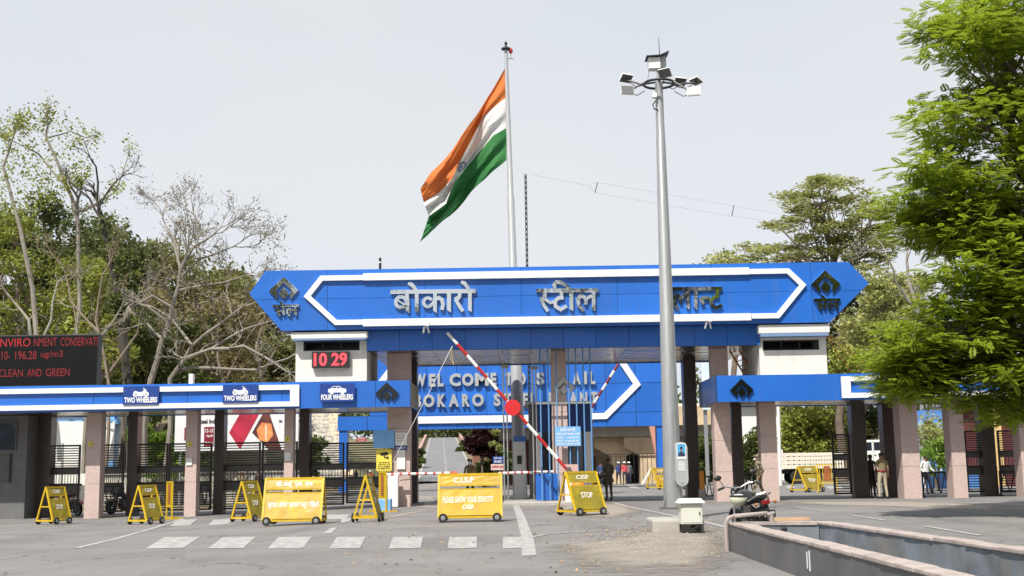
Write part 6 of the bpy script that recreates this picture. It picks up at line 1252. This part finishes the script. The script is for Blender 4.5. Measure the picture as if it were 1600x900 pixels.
# left wood, back to front
tree('dark tree behind the white cabin with the clock, farthest right of the left wood',[(320,440),(380,428),(440,462),(475,520),(475,620),(320,620)],104,5,70,1.7,330,.19,LF_OL,400,.3,z0=4)
tree('olive brown tree between the bare trees on the left',[(225,385),(330,408),(400,480),(410,620),(225,620)],98,5,74,1.7,330,.19,LF_OL,300,.3,z0=4)
tree('dark green tree in the middle of the left wood',[(90,375),(180,362),(240,410),(260,500),(240,600),(80,620)],94,6,84,1.8,360,.19,LF_DK,170,.35,z0=3)
tree('dense dark tree above the black LED board at the left edge',[(-60,320),(60,300),(130,350),(130,600),(-60,620)],90,5,76,1.8,340,.19,LF_DK,20,.35,z0=3)
tree('brown twiggy tree low behind the left canopy',[(150,470),(300,450),(440,500),(450,620),(150,640)],84,4,50,1.5,260,.15,LF_BR,280,.2)
tree('mid green bush tree above the two wheeler signs',[(160,500),(230,480),(330,520),(330,640),(160,640)],80,3,36,1.3,300,.15,LF_MID,240,.2)
tree('yellow green tree overlapping the LED board at the left edge',[(-50,340),(30,330),(90,390),(140,470),(130,560),(-50,590)],76,4,64,1.1,190,.13,LF_YG,40,.22)
tree('low yellow green tree next to the right end of the LED board',[(90,420),(170,400),(215,480),(200,600),(100,620)],74,3,34,1.2,200,.13,LF_YG,150,.18)
# tall airy tree at the far left
baretree('tall airy tree with light green leaves at the top left',gb(95,72),[([(95,740),(110,600),(125,480),(122,350),(122,310)],.19,.09,2.4),([(122,350),(100,280),(72,215),(75,195)],.13,.05,2.2),([(122,330),(150,320),(170,300)],.09,.04,1.6),([(60,560),(30,350),(5,260),(20,215)],.16,.05,2.2),([(110,300),(60,240),(20,220)],.07,.04,1.8),([(75,215),(110,205),(135,215)],.05,.03,1.6),([(120,330),(180,300),(200,245)],.07,.03,1.4)],72,2.5,.3,BARKP,5,.5,.016,5.5,LF_YG,lsc=.28,lsize=.085,extra=([(-30,175),(60,165),(130,195),(150,250),(120,300),(60,330),(-30,330)],420))
baretree('dark vine covered snag with a bare forked top',gb(200,68),[([(205,740),(200,600),(190,520),(178,430),(160,340),(152,312)],.30,.09,1.6),([(160,345),(140,310),(110,285)],.09,.04,1.6),([(155,325),(175,290),(192,275)],.05,.03,1.7),([(190,500),(230,440),(262,400)],.10,.04,1.2),([(152,312),(150,260),(140,245)],.07,.03,1.4)],68,1.5,.3,mat('dark_bark', (.05,.043,.035), .95, var=.3),5,.5,.016,.7,LF_OL,lsc=.38,lsize=.05)
tree('vine foliage tree wrapped round the dark snag',[(150,340),(170,330),(205,400),(215,480),(185,500),(165,430)],68.5,.8,16,.75,170,.12,LF_MID,195,.12)
# large pale bare tree
baretree('large pale bare tree with a fine twig crown left of the blue signboard',gb(232,62),[([(226,740),(236,594),(254,530),(272,470),(282,420)],.19,.085,2.1),([(282,420),(303,385),(335,365)],.10,.04,1.9),([(278,440),(312,405),(365,385)],.09,.035,1.9),([(275,455),(322,445),(378,432)],.08,.03,1.8),([(282,420),(270,375),(258,350)],.09,.035,1.9),([(262,505),(215,470),(200,480)],.08,.04,1.2),([(290,390),(312,350),(303,335)],.07,.03,1.7),([(268,480),(238,462),(205,482)],.09,.04,1.1),([(255,530),(230,505),(205,512)],.08,.03,1.2)],62,2.2,.3,BARKP,6,.46,.012,.6,LF_BR,kids=(2,4),shrink=.76,lsc=.46,lsize=.05)
baretree('sprawling pale bare tree low beside the white clock cabin',gb(262,60),[([(258,740),(266,592),(290,560),(330,545),(380,540),(440,575)],.14,.05,1.6),([(266,592),(300,540),(345,505),(378,480)],.11,.04,1.7),([(330,545),(380,515),(430,500)],.08,.03,1.5),([(275,580),(330,575),(400,578),(450,560)],.10,.04,1.3),([(300,540),(270,500),(240,480)],.08,.03,1.5)],60,2,.3,BARKP,5,.55,.014)
baretree('thin bare tree with pale forked stems above the LED board',gb(60,66),[([(60,740),(55,560),(45,500),(20,470)],.15,.05,1.5),([(55,560),(80,500),(90,440)],.09,.04,1.5),([(130,740),(140,590),(155,530),(190,480)],.14,.05,1.4),([(140,590),(120,530),(115,480)],.09,.03,1.4)],66,2,.3,BARKP,5,.55,.014,.5,LF_YG)
baretree('thin grey twiggy tree in front of the olive brown tree',gb(345,64),[([(345,740),(350,600),(340,520),(355,460)],.10,.04,1.5),([(350,600),(380,540),(410,500)],.07,.03,1.4),([(342,540),(310,490),(300,450)],.07,.03,1.4)],64,2,.3,TWIG,5,.55,.013,1.2,LF_OL)
baretree('thin grey twiggy tree beside the dark vine covered snag',gb(165,63),[([(165,740),(170,600),(150,500),(160,430)],.10,.04,1.6),([(165,590),(215,520),(225,460)],.07,.03,1.4),([(155,520),(110,470),(100,420)],.07,.03,1.5)],63,2,.3,TWIG,5,.55,.013,1.6,LF_OL)
baretree('thin grey twiggy tree nearest the white clock cabin',gb(415,66),[([(415,740),(410,600),(400,540),(415,490)],.09,.04,1.3),([(408,590),(440,530),(450,500)],.06,.03,1.1)],66,2,.3,TWIG,5,.55,.013,1.2,LF_OL)
# undergrowth seen through the gates
tree('bright green bamboo like shrub seen above the slatted gate',[(214,660),(235,655),(270,690),(285,740),(212,740)],64,1,22,.55,200,.14,leafmat('leaf_bright', (.16,.27,.035)),240,.06,aspect=.25,name='shrub')
for l, r, t, lab in ((200,280,640,'dark shrub behind the bright bamboo'),(180,330,690,'low shrub along the rubble boundary wall'),(460,500,690,'small shrub at the foot of the stone slope')):
    tree(lab,[(l,t),(r,t),(r,745),(l,745)],72,1.5,18,.8,220,.13,LF_MID,(l+r)/2,.07,name='shrub')
# plants beside the ramp road
for l, r, t, b, Y, m, lab in ((636,662,684,735,170,LF_MID,'green plants left of the ramp road'),(716,738,676,715,230,LF_MID,'green plants along the upper right of the ramp road'),(752,792,690,755,92,LF_MID,'leafy plant below the dark maroon tree'),(768,784,672,712,90,LF_PALE,'pale climbing plant against the red brown abutment'),(786,806,704,750,80,LF_MID,'shrub behind the small blue board'),(655,735,668,690,335,LF_DK,'dark trees on the crest of the ramp road')):
    tree(lab,[(l,t),(r,t),(r,b),(l,b)],Y,1.5,14,(r-l)*Y/FPX*.25,170,.08+.0012*Y,m,(l+r)/2,.06,name='shrub',z0=max(0,rz(Y)) if Y > 140 else None)
tree('dark maroon leaved tree under the inner portal',[(731,688),(742,674),(770,668),(772,690),(765,712),(742,708)],90,1,26,.55,420,.13,LF_MAR,752,.09,name='shrub')
# right side
tree('umbrella shaped tree with layered olive foliage behind the right end of the signboard',[(1150,385),(1200,372),(1205,340),(1235,330),(1228,300),(1280,275),(1335,280),(1370,320),(1405,360),(1400,425),(1290,430),(1160,412)],93,5,112,1.15,170,.165,LF_PALE,1315,.30,flat=.32,up=.75,nl=9,top=P(1308,455,93))
baretree('sparse grey tree between the umbrella tree and the big fresh green tree',gb(1440,70),[([(1470,740),(1462,600),(1440,520),(1420,440),(1418,370)],.2,.06,1.8),([(1440,500),(1400,440),(1385,400)],.1,.04,1.6),([(1450,540),(1480,450),(1475,380)],.12,.05,1.8)],70,2,.3,BARKP,5,.55,.016,1.6,LF_PALE)
tree('dark tree behind the right roof cabin',[(1270,450),(1380,440),(1440,480),(1440,610),(1270,600)],98,4,44,1.7,320,.18,LF_DK,1340,.35)
tree('pale green bush tree above the right canopy beside the orange cables',[(1296,556),(1330,540),(1390,560),(1400,610),(1290,610)],66,2,18,.8,220,.12,LF_YG,1345,.12,z0=0)
tree('olive tree behind the pointed right end of the signboard',[(1330,470),(1370,430),(1440,440),(1450,570),(1320,580)],86,3,50,1.3,260,.16,LF_PALE,1375,.25)
tree('grey green trees rising just above the signboard left of the umbrella tree',[(1115,409),(1180,404),(1180,440),(1100,440)],120,3,14,1.6,200,.2,LF_PALE,1150,.3,top=P(1150,430,120))
tree('bright green bushy tree above the truck load bed',[(1246,640),(1330,640),(1335,700),(1300,712),(1225,705),(1222,670)],98,2,34,1.3,300,.16,LF_YG,1280,.15); tree('dark green tree behind the truck cab',[(1320,640),(1425,630),(1425,740),(1330,730)],108,3,30,1.5,300,.18,LF_DK,1380,.25); tree('dark tree behind the bright bushy tree by the truck',[(1218,632),(1300,632),(1300,700),(1218,700)],118,3,26,1.6,300,.2,LF_DK,1250,.2)
tree('round green shrub between the first two granite columns of the right canopy',[(1160,680),(1192,674),(1200,740),(1156,745)],86,1.5,18,.9,300,.13,LF_MID,1176,.08,name='shrub'); tree('green shrub left of the first granite column on the right',[(1088,690),(1116,684),(1118,742),(1090,745)],86,1.5,16,.8,300,.13,LF_MID,1103,.08,name='shrub')
tree('green leafy plant behind the man in white shirt',[(1440,690),(1462,684),(1486,700),(1488,735),(1440,735)],58,1,18,.5,200,.10,leafmat('leaf_bright', (.16,.27,.035)),1464,.05,aspect=.3,name='shrub'); tree('pale dry shrub against the blue wall',[(1442,655),(1480,650),(1482,700),(1445,700)],62,1,14,.6,140,.09,LF_PALE,1460,.05,name='shrub')
# distant wood that closes the horizon, and the wood behind the camera that the mirror letters reflect
def wood(label, spots, m, size, per, rad):
    C = np.array(spots, float); n = rng.poisson(per, len(C)); pts = np.repeat(C, n, 0)+unit(n.sum())*rng.random((n.sum(),1))**.4*rad; V, F = leaves_at(pts, size, .4, .6)
    o = fastmesh('treeline', V, F, m, None, 4); tag(o, label, 'wood', kind='stuff'); return o
wood('far dark wood along the horizon on the left', [(x, 132+rng.uniform(-6,6), 8+rng.uniform(0,7)) for x in np.arange(-110,-14,2.2) for _ in range(2)], LF_DK, .34, 150, 3.2)
wood('far dark wood along the horizon on the right', [(x, 150+rng.uniform(-6,6), 2+rng.uniform(0,9)) for x in np.arange(14,130,2.4) for _ in range(2)], LF_DK, .36, 150, 3.2)
wood('far wood on the crest of the hill beyond the ramp', [(x, 345+rng.uniform(-4,4), 11+rng.uniform(0,5)) for x in np.arange(-110,60,4) ], LF_MID, .8, 110, 4.5)
wood('wood across the road behind the viewer', [(x+rng.uniform(-2,2), -34+rng.uniform(-5,5), rng.uniform(2,28)) for x in np.arange(-60,61,3.0) for _ in range(5 if x < 11 else 13)], LF_DK, .42, 200, 2.1)
# ------------------------------------------------------------------ the big fresh green tree at the right
def frondtree():
    Yc = 31.; base = (X(1770,740,Yc), Yc+1, 0.); t = treething('big_tree', 'big fresh green feathery tree filling the right edge', base)
    lobes = [([(1455,20),(1520,-30),(1700,-60),(1700,160),(1560,170),(1480,110)],1.9,58),([(1430,190),(1520,130),(1700,130),(1700,330),(1500,320),(1410,280)],2.2,56),([(1400,290),(1470,270),(1560,300),(1560,380),(1470,390),(1410,340)],1.6,34),
             ([(1490,320),(1700,300),(1700,470),(1540,470),(1470,430)],2.2,44),([(1395,500),(1460,470),(1540,440),(1700,440),(1700,600),(1560,620),(1420,580)],2.2,80),([(1390,560),(1445,540),(1475,590),(1430,622),(1400,600)],1.2,34),([(1470,590),(1700,560),(1700,690),(1590,680),(1500,655)],1.6,30)]
    C = np.concatenate([clumps_in(p, n, Yc, d) for p, d, n in lobes]); C = C[C[:,2] > 2.2]
    mb = MB(); skeleton(mb, base, C, .34, nl=12, sag=.05, twig=.014, top=(base[0]-.6, base[1]-.3, 4.2)); mb.build('trunk', BARK, t, smooth=True, recalc=False)
    nf = 80; N0 = len(C)*nf; cc = np.repeat(C, nf, 0); d = unit(N0)*rng.random((N0,1))**.5*np.array([.95,.95,.27]); o = cc+d
    A = d*np.array([1,1,.25])+unit(N0)*.55*np.array([1,1,.4]); A[:,2] -= .05; A /= np.linalg.norm(A,axis=1)[:,None]
    U = np.tile(np.array([0,0,1.]),(N0,1))+unit(N0)*.22; S_ = np.cross(A, U); S_ /= np.linalg.norm(S_,axis=1)[:,None]; Nn = np.cross(S_, A)
    ln = .31*(.7+.6*rng.random((N0,1))); Vs = []
    for k in range(6):
        tt = (k+.6)/6; p = o+A*ln*tt+Nn*(-.10*ln*tt*tt); wl = .15*math.sin(math.pi*(.18+.75*tt))**.7*(ln/.4)
        for sg in (-1,1):
            q = S_*sg*.86+A*.42; q = q-Nn*.15; w_ = A*.046*(ln/.4)
            Vs.append(np.stack([p, p+q*wl*.5+w_, p+q*wl, p+q*wl*.5-w_],1))
    V = np.concatenate(Vs,0).reshape(-1,3); fastmesh('crown', V, np.arange(len(V)).reshape(-1,4), LF_NEAR, t, 4, Vector(base))
frondtree()
